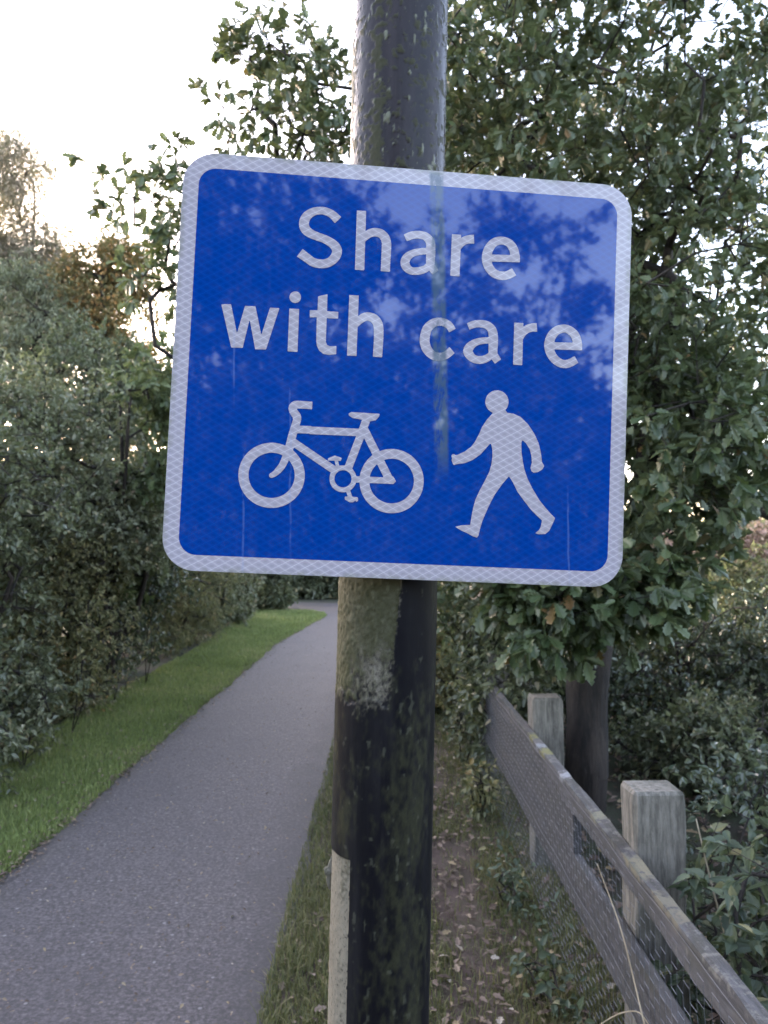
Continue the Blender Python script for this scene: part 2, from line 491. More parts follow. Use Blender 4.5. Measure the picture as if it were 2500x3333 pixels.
def asphalt():
    m, nt, b = new_mat('old_asphalt'); n = N(nt); o = n.obj()
    fine = n.noise(62, 5, 0.85, o)
    big = n.noise(1.3, 5, 0.6, o)
    mid = n.noise(14, 4, 0.6, o)
    c = n.ramp(fine, [(0.35, (0.023, 0.0185, 0.0178)), (0.5, (0.060, 0.0485, 0.047)), (0.65, (0.17, 0.140, 0.137))])
    c = n.mix(n.math('MULTIPLY', n.step(big, 0.35, 0.7), 0.35), c, (0.045, 0.038, 0.040))
    c = n.mix(n.math('MULTIPLY', n.step(mid, 0.55, 0.75), 0.22), c, (0.11, 0.096, 0.099))
    vo = n.node('ShaderNodeTexVoronoi'); vo.inputs['Scale'].default_value = 16
    nt.links.new(o, vo.inputs['Vector'])
    chip = n.step(vo.outputs['Distance'], 0.14, 0.10)
    pick = n.math('GREATER_THAN', n.sep(vo.outputs['Color'])[0], 0.72)
    c = n.mix(n.math('MULTIPLY', n.math('MULTIPLY', chip, pick), 0.6), c, (0.26, 0.235, 0.23))
    # darker tone with a wavering border along the right hand edge
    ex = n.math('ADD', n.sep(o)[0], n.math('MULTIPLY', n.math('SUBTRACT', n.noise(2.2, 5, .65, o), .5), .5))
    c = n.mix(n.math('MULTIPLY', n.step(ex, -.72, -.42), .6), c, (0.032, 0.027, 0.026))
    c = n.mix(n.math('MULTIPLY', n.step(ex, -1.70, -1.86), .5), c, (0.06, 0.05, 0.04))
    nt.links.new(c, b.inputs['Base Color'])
    b.inputs['Roughness'].default_value = 0.8
    nt.links.new(n.bump(fine, 0.6, 0.006), b.inputs['Normal'])
    return m
M['asphalt'] = asphalt()

g = MB().add([(-400, -400, 0), (400, -400, 0), (400, 600, 0), (-400, 600, 0)], [[(0, 1, 2, 3)]]).build('ground', M['soil'])
tag(g, kind='structure')
PL = [(-1.88, -9), (-1.88, 0), (-1.88, 6), (-1.86, 13), (-1.55, 17.2), (-1.42, 18.6), (-1.6, 19.8), (-2.2, 20.9), (-4.0, 21.9), (-10, 22.6), (-30, 24)]
PR = [(-0.40, -9), (-0.40, 0), (-0.40, 6), (-0.36, 13), (-0.1, 17.5), (0.05, 19.5), (0.0, 21.5), (-0.7, 23.0), (-3.2, 24.0), (-10, 24.8), (-30, 26.2)]
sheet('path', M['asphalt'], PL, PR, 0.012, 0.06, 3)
VL = [(-2.95, -9), (-2.95, 0), (-2.95, 6), (-3.1, 13), (-3.4, 17.2), (-3.6, 18.6), (-3.7, 19.6), (-3.9, 20.6), (-4.6, 21.4), (-10, 22.0), (-30, 23)]
sheet('grass_verge', M['verge'], VL, [(x + .06, y) for x, y in PL], 0.004, 0.05, 4)
sheet('worn_verge', M['trod'], [(x - .06, y) for x, y in PR[:6]], [(1.0, -9), (0.85, 0), (0.85, 6), (0.9, 13), (1.0, 17.5), (1.2, 19.5)], 0.004, 0.06, 5)
mw = MB().add([(4.5, 11, 0.006), (120, 11, 0.006), (120, 200, 0.006), (6.5, 200, 0.006)], [[(0, 1, 2, 3)]]).build('meadow', M['meadow'])
tag(mw, kind='structure')

def blades(name, mat, seed, n, xs, y0, y1, h, w, lean=0.5, keep=None, falloff=1.0):
    rng = np.random.default_rng(seed)
    y = y0 * (y1 / y0) ** rng.uniform(0, 1, n) if falloff else rng.uniform(y0, y1, n)
    lo, hi = xs(y)
    x = lo + (hi - lo) * rng.uniform(0, 1, n)
    if keep is not None:
        k = keep(x, y, rng); x, y = x[k], y[k]
    n = len(x)
    a = rng.uniform(0, 2 * np.pi, n); hh = h * (0.35 + 1.3 * rng.beta(1.3, 2.2, n) + (rng.uniform(size=n) < .03) * rng.uniform(.4, 1.3, n)) * (0.6 + 0.8 * fbm(x * 2.2, y * 2.2, 0, seed, 3))
    ww = w * rng.uniform(0.7, 1.3, n) * (1 + y * 0.06)
    s = np.column_stack([np.cos(a), np.sin(a), np.zeros(n)]); d = np.column_stack([-np.sin(a), np.cos(a), np.zeros(n)])
    ln = rng.uniform(0.1, 1.0, n)[:, None] * lean
    b = np.column_stack([x, y, np.full(n, 0.004)])
    up = np.array([0, 0, 1.0])
    m1 = b + up * (hh * 0.55)[:, None] + d * ln * hh[:, None] * 0.3
    tp = b + up * (hh * (1 - 0.35 * ln[:, 0]))[:, None] + d * ln * hh[:, None]
    V = np.stack([b - s * ww[:, None], b + s * ww[:, None], m1 + s * ww[:, None] * .7, m1 - s * ww[:, None] * .7, tp], 1)
    off = (np.arange(n) * 5)[:, None]
    r = np.clip(rng.beta(1.5, 2.2, n) + (fbm(x * 1.5, y * 1.5, 3, seed, 3) - .5) * 0.8, 0, 1)
    mb = MB()
    mb.add(V.reshape(-1, 3), [off + [0, 1, 2, 3]], r)
    mb.loops.append((off + [3, 2, 4]).ravel()); mb.sizes.append(np.full(n, 3, np.int32)); mb.rnd.append(r)
    return tag(mb.build(name, mat), kind='stuff')

vl = np.array(VL[:8]); pl_ = np.array(PL[:8]); pr_ = np.array(PR[:6])
tag(blades('verge_grass', M['grass'], 11, 240000, lambda y: (np.interp(y, vl[:, 1], vl[:, 0]), np.interp(y, pl_[:, 1], pl_[:, 0]) + .015 + .13 * np.clip(fbm(y * 2.7, 8.8, 0, 33, 4) - .42, 0, 1)), 1.3, 20.5, 0.045, 0.0022),
    'short green grass along the left side of the path', 'grass')
def worn_keep(x, y, rng):
    mid = np.exp(-((x - 0.33) / 0.2) ** 2)
    return rng.uniform(size=len(x)) < np.clip(1.15 - mid * 1.0 + (fbm(x * 3, y * 3, 0, 8, 3) - .5) * 2.2, 0.05, 1)
tag(blades('rough_grass', M['grass_dull'], 12, 115000, lambda y: (np.interp(y, pr_[:, 1], pr_[:, 0]) - .03, 0.85 + 0 * y), 1.3, 19.0, 0.055, 0.002, 0.9, worn_keep),
    'thin rough grass and moss between path and fence', 'grass')

def litter(name, label, seed, n, fx, fy, L, kind='ovate', z=0.02):
    rng = np.random.default_rng(seed)
    y = fy(rng, n); x = fx(rng, n, y)
    P = np.column_stack([x, y, z + rng.uniform(0, .02, n)])
    a = rng.uniform(0, 2 * np.pi, n)
    D = np.column_stack([np.cos(a), np.sin(a), rng.normal(size=n) * .2])
    mb = MB()
    put_leaves(mb, kind, P, D, rvec(rng, n) * .45 + [0, 0, 1], L * rng.uniform(.5, 1.3, n), rng.uniform(0, 1, n))
    return tag(mb.build(name, M['litter']), label, 'fallen leaves', kind='stuff')
litter('fallen_leaves', 'dry brown leaves scattered on the worn strip by the fence', 21, 3400,
       lambda r, n, y: np.clip(r.normal(0.28, 0.28, n), -.42, .9), lambda r, n: 1.4 * (14 ** r.uniform(0, 1, n)), 0.038, 'oak_far', 0.024)
litter('path_edge_leaves', 'pale fallen leaves gathered along the left edge of the path', 22, 2600,
       lambda r, n, y: np.interp(y, pl_[:, 1], pl_[:, 0]) + .02 + r.normal(0.0, 1, n) * (.02 + .12 * fbm(y * 1.3, 3.3, 0, 4, 3) ** 2), lambda r, n: 1.5 * (12 ** r.uniform(0, 1, n)), 0.026)
litter('verge_leaves', 'pale fallen leaves caught in the grass of the left verge', 25, 1500,
       lambda r, n, y: np.interp(y, pl_[:, 1], pl_[:, 0]) - .02 - r.uniform(0, 1, n) ** 1.3 * 1.1, lambda r, n: 1.5 * (12 ** r.uniform(0, 1, n)), 0.026, 'ovate', 0.035)
litter('path_leaves', 'small pale leaves and twigs scattered on the asphalt', 23, 1900,
       lambda r, n, y: r.uniform(-1.8, -.45, n), lambda r, n: 2.4 * (8 ** r.uniform(0, 1, n)), 0.017)
litter('woodland_litter', 'brown leaf litter lying under the trees behind the fence', 24, 9000,
       lambda r, n, y: r.uniform(.8, 5, n), lambda r, n: 1.4 * (9 ** r.uniform(0, 1, n)), 0.06, 'oak_far', 0.02)

# sign lettering and symbols: centre lines with stroke widths, and outlines, in millimetres in the sign's own plane
GLYPHS = {
 'share': [
  ('s',[(-96.7,195.1),(-104.0,201.6),(-112.0,205.3),(-120.7,206.1),(-129.4,204.0),(-136.9,198.4),(-140.6,191.0),(-140.6,184.1),(-137.4,178.3),(-130.9,174.1),(-122.0,171.0),(-113.2,168.4),(-104.2,164.1),(-98.7,159.4),(-96.2,153.6),(-97.6,147.0),(-102.2,140.8),(-108.8,136.6),(-116.5,135.1),(-126.2,136.4),(-133.7,140.8),(-139.7,144.7),(-144.6,147.9)],[12.0,10.8,10.3,10.1,10.6,11.8,12.8,13.0,12.6,11.6,11.0,11.0,11.8,12.6,13.0,12.6,11.8,11.6,11.6,11.8,11.8,12.2,12.6],1,0),
  ('s',[(-66.5,210.1),(-65.5,130.5)],[12.2,12.2],0,0),
  ('s',[(-64.0,168.9),(-59.8,175.4),(-54.2,180.6),(-46.9,182.6),(-39.5,181.2),(-34.4,176.5),(-31.9,170.2),(-31.5,162.3),(-31.6,147.3),(-31.6,131.0)],[5.9,9.3,11.0,11.3,11.8,12.2,12.4,12.4,12.2,12.2],1,0),
  ('s',[(-7.1,178.0),(0.7,181.7),(10.4,183.5),(19.2,182.1),(24.8,177.4),(27.1,171.0),(27.7,158.9),(27.6,147.9),(29.1,141.9),(35.0,134.3)],[9.7,10.3,10.3,11.0,11.7,12.1,12.1,11.7,10.8,10.0],1,0),
  ('s',[(28.7,163.1),(14.6,161.2),(4.4,158.3),(-3.0,152.8),(-6.1,146.0),(-4.1,139.0),(2.1,134.5),(11.3,134.6),(20.9,138.0),(27.2,144.5)],[8.7,8.7,9.3,10.8,12.1,11.7,10.4,10.0,9.7,8.7],1,0),
  ('s',[(61.1,187.5),(61.0,131.3)],[12.3,12.3],0,0),
  ('s',[(59.9,161.2),(64.4,172.0),(70.7,179.1),(77.7,182.1),(84.8,182.9)],[8.7,9.7,10.6,11.3,12.1],1,0),
  ('s',[(103.3,158.8),(147.7,160.8)],[9.5,9.5],0,0),
  ('s',[(141.1,160.3),(140.7,165.9),(138.2,174.1),(131.8,181.4),(121.8,183.8),(111.9,180.3),(104.9,170.5),(102.8,158.8),(105.4,147.9),(111.7,140.0),(118.5,136.8),(125.7,136.2),(132.8,138.0),(140.4,142.5)],[12.3,12.3,12.1,11.3,10.6,11.3,12.3,13.0,12.3,11.7,11.5,11.4,11.3,11.5],1,0),
 ],
 'with': [
  ('p',[(-242.1,72.9),(-229.7,73.8),(-220.2,36.0),(-211.7,72.8),(-198.4,73.2),(-188.9,35.9),(-179.5,72.7),(-167.4,72.7),(-182.0,17.3),(-195.8,16.8),(-204.9,55.4),(-211.9,17.7),(-226.5,17.2)],0),
  ('s',[(-148.2,73.2),(-147.7,16.7)],[12.6,12.6],0,0),
  ('p',[(-140.2,89.1),(-140.3,87.6),(-140.6,86.1),(-141.3,84.7),(-142.1,83.5),(-143.2,82.5),(-144.5,81.7),(-145.9,81.2),(-147.3,80.9),(-148.8,81.0),(-150.2,81.3),(-151.6,81.9),(-152.7,82.8),(-153.7,83.9),(-154.5,85.2),(-155.0,86.6),(-155.2,88.1),(-155.1,89.6),(-154.8,91.1),(-154.1,92.4),(-153.3,93.7),(-152.2,94.7),(-150.9,95.5),(-149.5,96.0),(-148.1,96.3),(-146.6,96.2),(-145.2,95.9),(-143.8,95.3),(-142.6,94.4),(-141.7,93.3),(-140.9,92.0),(-140.4,90.6)],0),
  ('p',[(-118.1,91.7),(-106.0,95.4),(-105.6,72.9),(-90.8,72.9),(-90.8,63.9),(-105.7,63.7),(-105.2,32.0),(-103.5,28.3),(-99.6,26.8),(-91.3,27.6),(-91.1,17.0),(-100.5,15.4),(-107.5,16.1),(-113.3,20.2),(-116.7,26.3),(-117.7,33.4),(-118.5,64.2),(-127.6,63.2),(-128.1,72.8),(-117.9,73.2)],0),
  ('s',[(-71.3,96.3),(-70.7,16.1)],[12.3,12.3],0,0),
  ('s',[(-69.3,55.0),(-64.0,62.2),(-57.9,67.5),(-51.6,69.3),(-44.0,67.2),(-38.9,61.2),(-37.0,52.8),(-36.6,37.1),(-37.0,16.5)],[7.1,9.7,10.8,11.1,12.0,12.6,12.6,12.3,12.0],1,0),
 ],
 'care': [
  ('s',[(60.5,57.9),(56.1,64.2),(49.3,67.9),(41.8,68.6),(33.8,65.7),(26.7,57.5),(24.1,44.7),(25.4,35.9),(29.4,28.7),(36.2,23.2),(44.4,21.9),(52.5,24.2),(61.1,31.7)],[10.0,10.3,10.6,10.8,11.5,12.4,13.0,13.0,12.4,11.5,10.6,10.3,10.3],1,0),
  ('s',[(81.4,64.8),(89.4,68.3),(98.4,69.6),(107.4,67.8),(113.3,62.3),(115.4,54.2),(115.8,42.3),(115.8,33.4),(117.8,27.5),(123.0,20.4)],[9.1,9.7,10.0,10.9,11.8,12.4,12.4,11.8,10.9,10.3],1,0),
  ('s',[(117.1,48.7),(102.2,47.0),(91.8,43.8),(84.9,38.1),(82.4,32.0),(84.6,26.9),(90.4,22.1),(98.7,20.8),(107.5,23.6),(115.1,29.6)],[8.6,8.6,9.4,11.5,12.7,12.1,10.6,10.3,9.7,8.9],1,0),
  ('s',[(149.2,74.0),(149.6,17.4)],[12.2,12.2],0,0),
  ('s',[(148.9,48.9),(154.2,60.0),(160.8,66.5),(167.5,68.8),(173.8,69.6)],[8.9,10.0,10.6,11.2,11.8],1,0),
  ('s',[(191.6,46.0),(236.1,47.3)],[9.7,9.7],0,0),
  ('s',[(229.8,46.9),(229.2,54.0),(225.6,62.8),(218.2,68.7),(210.6,70.4),(201.6,67.3),(194.7,60.1),(191.2,49.3),(192.3,39.6),(197.4,30.2),(205.2,24.3),(212.8,22.4),(220.4,24.4),(229.0,29.6)],[12.4,12.2,11.8,11.2,10.8,11.5,12.4,13.0,12.7,12.1,11.5,11.1,10.8,10.3],1,0),
 ],
 'bike': [
  ('s',[(-130.7,-143.8),(-130.8,-149.4),(-131.9,-154.9),(-133.8,-160.2),(-136.5,-165.1),(-140.0,-169.6),(-144.1,-173.4),(-148.8,-176.6),(-153.9,-178.9),(-159.3,-180.5),(-164.9,-181.2),(-170.5,-181.0),(-176.0,-180.0),(-181.3,-178.1),(-186.2,-175.4),(-190.7,-172.0),(-194.5,-167.9),(-197.7,-163.3),(-200.1,-158.3),(-201.7,-152.9),(-202.4,-147.4),(-202.3,-141.8),(-201.3,-136.3),(-199.4,-131.1),(-196.7,-126.1),(-193.3,-121.7),(-189.2,-117.8),(-184.5,-114.7),(-179.4,-112.3),(-174.0,-110.7),(-168.4,-109.9),(-162.8,-110.1),(-157.2,-111.1),(-151.9,-113.0),(-146.9,-115.6),(-142.4,-119.1),(-138.6,-123.1),(-135.4,-127.8),(-133.0,-132.9),(-131.4,-138.3),(-130.7,-143.8)],[12.9,12.9,12.9,12.9,12.9,12.9,12.9,12.9,12.9,12.9,12.9,12.9,12.9,12.9,12.9,12.9,12.9,12.9,12.9,12.9,12.9,12.9,12.9,12.9,12.9,12.9,12.9,12.9,12.9,12.9,12.9,12.9,12.9,12.9,12.9,12.9,12.9,12.9,12.9,12.9,12.9],0,1),
  ('s',[(-144.3,-105.2),(-147.2,-113.8),(-150.1,-123.2),(-153.8,-132.2),(-158.8,-139.2),(-163.2,-143.6),(-166.8,-145.9)],[10.3,10.3,9.5,9.0,8.4,7.2,6.2],1,1),
  ('s',[(-146.1,-109.5),(-142.4,-91.6),(-137.7,-72.7)],[10.3,10.5,10.2],1,0),
  ('s',[(-137.6,-73.6),(-138.2,-67.7),(-142.6,-61.6),(-143.9,-56.5),(-141.0,-52.9),(-136.0,-52.1),(-119.0,-52.3)],[10.2,10.8,10.5,10.8,10.5,10.0,9.8],1,0),
  ('s',[(-140.7,-84.6),(-118.5,-84.1)],[9.8,9.8],0,0),
  ('s',[(-120.9,-84.8),(-51.9,-84.1)],[9.8,9.8],0,0),
  ('s',[(-142.0,-100.8),(-86.8,-134.7)],[10.2,10.2],0,0),
  ('s',[(-60.6,-144.9),(-60.6,-147.1),(-61.1,-149.3),(-61.8,-151.5),(-62.9,-153.4),(-64.3,-155.2),(-65.9,-156.8),(-67.8,-158.0),(-69.8,-159.0),(-72.0,-159.6),(-74.2,-159.9),(-76.4,-159.8),(-78.6,-159.4),(-80.7,-158.6),(-82.7,-157.6),(-84.4,-156.2),(-86.0,-154.6),(-87.2,-152.7),(-88.2,-150.7),(-88.8,-148.5),(-89.1,-146.3),(-89.0,-144.0),(-88.6,-141.8),(-87.8,-139.7),(-86.7,-137.7),(-85.4,-136.0),(-83.7,-134.4),(-81.9,-133.1),(-79.9,-132.2),(-77.7,-131.5),(-75.5,-131.3),(-73.2,-131.3),(-71.0,-131.7),(-68.9,-132.5),(-67.0,-133.6),(-65.2,-134.9),(-63.7,-136.6),(-62.4,-138.4),(-61.5,-140.5),(-60.8,-142.6),(-60.6,-144.9)],[6.4,6.4,6.4,6.4,6.4,6.4,6.4,6.4,6.4,6.4,6.4,6.4,6.4,6.4,6.4,6.4,6.4,6.4,6.4,6.4,6.4,6.4,6.4,6.4,6.4,6.4,6.4,6.4,6.4,6.4,6.4,6.4,6.4,6.4,6.4,6.4,6.4,6.4,6.4,6.4,6.4],0,1),
  ('s',[(-81.9,-131.9),(-85.0,-120.7)],[4.3,4.3],0,0),
  ('p',[(-95.6,-120.1),(-87.1,-115.8),(-77.6,-118.6),(-78.8,-122.5),(-86.4,-122.5),(-95.1,-122.9)],0),
  ('s',[(-68.3,-159.1),(-64.3,-169.0)],[5.2,5.2],0,0),
  ('p',[(-71.7,-168.5),(-63.3,-168.1),(-54.5,-168.6),(-54.0,-172.8),(-56.3,-175.0),(-57.6,-173.1),(-60.5,-175.4),(-64.7,-175.6),(-71.1,-172.3)],0),
  ('s',[(-61.8,-145.4),(-10.3,-145.1)],[8.1,8.1],0,0),
  ('s',[(-68.8,-131.3),(-55.0,-89.8),(-48.2,-67.8)],[10.2,10.2,10.5],0,0),
  ('p',[(-68.2,-58.0),(-30.8,-58.2),(-31.6,-62.0),(-35.5,-66.8),(-42.4,-68.7),(-53.4,-67.4),(-66.2,-65.6),(-71.0,-62.6),(-71.4,-60.3)],0),
  ('s',[(-49.9,-80.2),(-13.5,-145.6)],[10.5,10.5],0,0),
  ('p',[(-20.7,-139.8),(-9.7,-139.3),(-5.8,-145.5),(-9.4,-149.3),(-21.1,-148.3)],0),
  ('s',[(24.0,-143.7),(23.7,-149.3),(22.7,-154.8),(20.7,-160.0),(18.0,-164.9),(14.6,-169.3),(10.5,-173.2),(5.8,-176.3),(0.8,-178.7),(-4.6,-180.2),(-10.1,-180.9),(-15.7,-180.7),(-21.1,-179.7),(-26.3,-177.8),(-31.2,-175.1),(-35.5,-171.7),(-39.3,-167.7),(-42.4,-163.1),(-44.8,-158.0),(-46.3,-152.7),(-47.0,-147.2),(-46.8,-141.6),(-45.7,-136.1),(-43.8,-130.9),(-41.1,-126.0),(-37.7,-121.5),(-33.7,-117.7),(-29.1,-114.5),(-24.0,-112.1),(-18.6,-110.5),(-13.1,-109.8),(-7.5,-110.0),(-2.1,-111.0),(3.2,-112.9),(8.1,-115.5),(12.5,-119.0),(16.3,-123.0),(19.4,-127.7),(21.8,-132.7),(23.3,-138.1),(24.0,-143.7)],[12.8,12.8,12.8,12.8,12.8,12.8,12.8,12.8,12.8,12.8,12.8,12.8,12.8,12.8,12.8,12.8,12.8,12.8,12.8,12.8,12.8,12.8,12.8,12.8,12.8,12.8,12.8,12.8,12.8,12.8,12.8,12.8,12.8,12.8,12.8,12.8,12.8,12.8,12.8,12.8,12.8],0,1),
 ],
 'walker': [
  ('p',[(139.1,-32.8),(138.9,-35.8),(138.1,-38.8),(136.8,-41.5),(134.9,-44.0),(132.6,-46.0),(130.0,-47.6),(127.1,-48.7),(124.1,-49.1),(121.0,-49.0),(118.1,-48.3),(115.3,-47.0),(112.9,-45.2),(110.9,-43.0),(109.3,-40.4),(108.4,-37.6),(107.9,-34.5),(108.1,-31.5),(108.9,-28.6),(110.3,-25.8),(112.1,-23.3),(114.4,-21.3),(117.0,-19.7),(119.9,-18.6),(122.9,-18.2),(126.0,-18.3),(129.0,-19.0),(131.7,-20.3),(134.1,-22.1),(136.2,-24.3),(137.7,-26.9),(138.7,-29.8)],0),
  ('p',[(118.5,-48.9),(110.8,-58.3),(105.1,-67.6),(101.0,-78.2),(95.9,-88.5),(91.2,-95.2),(83.4,-101.5),(74.1,-106.5),(70.7,-107.2),(69.6,-106.0),(66.7,-106.2),(65.5,-108.4),(66.7,-111.8),(65.8,-113.8),(67.6,-117.7),(69.2,-120.6),(72.1,-119.2),(84.0,-116.9),(93.8,-112.4),(103.5,-105.0),(110.2,-97.2),(116.0,-89.9),(117.8,-89.8),(119.8,-98.6),(120.1,-106.6),(119.0,-117.6),(116.3,-127.6),(110.8,-139.8),(104.3,-153.0),(99.7,-164.1),(97.1,-175.0),(95.1,-186.9),(94.0,-197.8),(83.1,-198.8),(73.8,-200.9),(82.4,-205.7),(90.4,-208.8),(97.5,-212.4),(103.5,-214.1),(105.4,-211.1),(107.1,-202.1),(109.7,-192.2),(114.3,-180.1),(119.8,-167.1),(125.4,-155.9),(134.9,-141.6),(143.1,-131.5),(147.8,-138.0),(155.3,-151.5),(163.7,-162.0),(174.2,-174.4),(182.5,-181.9),(189.2,-187.6),(188.0,-195.6),(186.1,-200.1),(180.7,-204.8),(185.3,-206.1),(194.3,-205.2),(199.3,-201.0),(203.0,-192.9),(206.8,-183.8),(200.5,-178.1),(193.2,-170.5),(184.8,-161.0),(175.3,-146.6),(167.8,-133.0),(163.3,-121.3),(161.0,-111.4),(158.7,-98.6),(158.1,-85.7),(159.5,-82.6),(164.2,-86.3),(169.5,-94.0),(172.3,-102.9),(173.1,-111.8),(171.5,-118.9),(173.0,-123.3),(176.1,-125.1),(181.6,-123.9),(187.5,-120.1),(189.9,-115.5),(186.7,-110.6),(184.8,-98.2),(181.3,-85.4),(174.8,-72.8),(166.3,-61.2),(155.9,-51.8),(146.7,-48.3),(137.6,-47.3),(134.9,-43.4),(121.4,-44.7)],0),
 ],
}
# ------------------------------------------------------------------ trees and shrubs
def vec(*a): return np.array(a, float)

# the oak that stands just behind the fence: its crown fills the right and reaches over the path
b0 = vec(1.22, 4.65, 0)
oak_trunk = [
    [b0, b0 + (0.02, 0, .5), b0 + (.03, .02, 1.2), b0 + (.10, .0, 1.55), b0 + (.2, -.05, 2.3), b0 + (.18, -.1, 3.1)],
    [b0 + (.03, .02, 1.2), b0 + (.32, -.05, 1.6), b0 + (.42, -.1, 2.4), b0 + (.6, -.1, 3.2)],
    [b0 + (.2, -.05, 2.3), b0 + (-.5, -.1, 2.5), b0 + (-1.3, -.25, 2.65), b0 + (-2.2, -.4, 2.55), b0 + (-2.5, -.5, 2.75)],
    [b0 + (.18, -.1, 3.1), b0 + (-.6, -.1, 3.2), b0 + (-1.4, 0, 3.6), b0 + (-1.9, .0, 4.1)],
]
plant('oak_tree', 'large oak with a dark trunk just behind the fence, its branches reaching over the sign', 'tree', 101, oak_trunk,
      [(at(1250, 330, 4.9), (1.5, 1.0, 1.3), 640), (at(1180, 780, 4.9), (1.2, .8, .7), 300), (at(1540, 150, 4.6), (.6, .8, .9), 30),
       (at(1470, 700, 4.5), (.6, .8, .6), 80), (at(1440, 990, 4.3), (.55, .7, .45), 110), (at(1270, 1215, 4.0), (.55, .35, .25), 105),
       (at(1190, 1340, 3.7), (.13, .2, .17), 13), (at(1370, 1265, 3.8), (.26, .35, .16), 22),
       (at(610, 190, 4.4), (.27, .4, .30), 26), (at(690, 300, 4.4), (.28, .35, .2), 30), (at(555, 110, 4.4), (.12, .25, .12), 6), (at(510, 250, 4.4), (.1, .2, .1), 4),
       (at(345, 500, 4.2), (.17, .25, .24), 11), (at(335, 620, 4.2), (.16, .25, .15), 8), (at(370, 390, 4.2), (.1, .2, .12), 5), (at(310, 430, 4.2), (.1, .2, .06), 4)],
      'oak', 0.083, M['oak'], M['bark'], 0.125, m=4, k=7, tl=0.19, lz=([1.2, 1.8, 2.4, 3.2], [1.25, 1.2, 1.0, .86]), cluster=True, spread=0.8, seg=0.22, wig=0.03,
      extra=[at(275, 425, 4.1), at(225, 375, 4.05)])
b1 = vec(1.12, 6.7, 0)
plant('oak_tree', 'slimmer oak further along the fence, half hidden behind the pole', 'tree', 102,
      [[b1, b1 + (0, 0, 1.2), b1 + (.1, .1, 2.6), b1 + (.3, .2, 3.9)], [b1 + (.1, .1, 2.6), b1 + (-.6, .2, 3.6), b1 + (-.9, .3, 4.6)]],
      [(at(1180, 480, 7.2), (1.7, 1.0, 1.9), 420), (at(1000, 1150, 6.8), (.5, .7, .6), 70), (at(1060, 1340, 6.2), (.35, .5, .35), 40), (at(1300, 900, 7.0), (1.2, .8, .9), 160)],
      'oak_far', 0.075, M['oak'], M['bark'], 0.10, m=4, k=8, tl=0.24, cluster=True, spread=0.8)
b2 = vec(5.4, 9.0, 0)
plant('oak_tree', 'thin leafed tree at the right edge with sky showing through', 'tree', 103,
      [[b2, b2 + (-.1, 0, 1.6), b2 + (-.5, 0, 3.2), b2 + (-.6, .1, 5.2)], [b2 + (-.1, 0, 1.6), b2 + (-1.3, -.1, 2.3), b2 + (-2.2, 0, 3.2), b2 + (-2.4, 0, 4.4)]],
      [(at(1570, 600, 8.8), (1.2, 1.2, 1.5), 150), (at(1640, 900, 8.6), (1.2, 1.0, .6), 120), (at(1440, 850, 9.2), (1.2, 1.0, 1.1), 120), (at(1650, 250, 9), (.7, .8, 1.2), 22)],
      'oak_far', 0.095, M['oak'], M['bark'], 0.11, m=3, k=6, tl=0.26, cluster=True)

def bush(label, seed, base, blobs, leafkind, L, mat, name='hedge_bush', cat='bush', group='bushes of the hedge left of the path', stems=5, m=4, k=9, tl=0.17, spread_r=.5, **kw):
    rng = np.random.default_rng(seed + 500)
    base = np.array(base, float)
    c = np.mean([b[0] for b in blobs], 0)
    tr = []
    for i in range(stems):
        a = rng.uniform(0, 6.28); r = rng.uniform(.2, 1) * spread_r
        o = base + (r * math.cos(a) * .5, r * math.sin(a) * .5, 0)
        e = c + (math.cos(a) * spread_r, math.sin(a) * spread_r, rng.uniform(0, .6) * spread_r)
        tr.append([o, o + (e - o) * .5 + rng.normal(size=3) * .2 * spread_r, e])
    return plant(name, label, cat, seed, tr, blobs, leafkind, L, mat, kw.pop('bark', M['bark']), kw.pop('r_root', .03), group=group, m=m, k=k, tl=tl, up=.1, wood='stem', **kw)

bush('dark leafy bush filling the lower left corner of the hedge', 201, (-3.6, 5.6, 0),
     [((-3.45, 5.4, .95), (.95, 1.3, 1.1), 620), ((-3.6, 6.1, 2.0), (1.1, 1.2, .8), 420), ((-2.8, 5.1, .4), (.45, 1.2, .45), 260)], 'ovate', .05, M['hedge_dark'])
bush('bush with yellowing autumn leaves beside the grass verge', 202, (-3.4, 7.5, 0),
     [((-3.15, 7.5, 1.15), (.65, .8, 1.0), 520), ((-3.1, 7.5, .35), (.4, .7, .4), 120)], 'ovate', .045, M['hedge_yellow'])
bush('bush of glossy leaves that catch the sky, over a dark hollow', 203, (-3.7, 9.6, 0),
     [((-3.45, 9.5, 1.5), (.95, 1.15, .95), 640), ((-3.35, 9.4, .45), (.5, 1.1, .4), 70)], 'ovate', .06, M['glossy'], tl=.2)
bush('pale feathery bush under the lower left corner of the sign', 204, (-3.8, 12.8, 0),
     [((-3.5, 12.6, 1.25), (.95, 1.5, 1.25), 700), ((-3.3, 12.6, .4), (.5, 1.4, .45), 200)], 'slim', .08, M['hedge_yellow'])
bush('grey green bush further down the hedge, just before the path bends', 205, (-4.0, 16.6, 0),
     [((-3.6, 16.2, 1.4), (1.0, 2.0, 1.4), 560), ((-3.5, 16.5, .45), (.6, 1.8, .5), 170)], 'ovate', .085, M['hedge_grey'])
bush('small dark bush at the inside of the bend, last in the hedge', 215, (-3.8, 20.9, 0),
     [((-3.5, 20.9, 1.1), (.95, 1.0, 1.15), 480), ((-3.4, 20.7, .3), (.9, .6, .35), 160)], 'ovate', .09, M['hedge_dark'])
bush('tall grey green bush leaning out of the hedge at the left edge', 206, (-4.3, 7.6, 0),
     [(at(20, 960, 7.6), (1.2, 1.1, 1.0), 640), (at(190, 1110, 8.0), (.95, .9, .8), 480)], 'ovate', .055, M['hedge_grey'], name='tall_bush', r_root=.05)
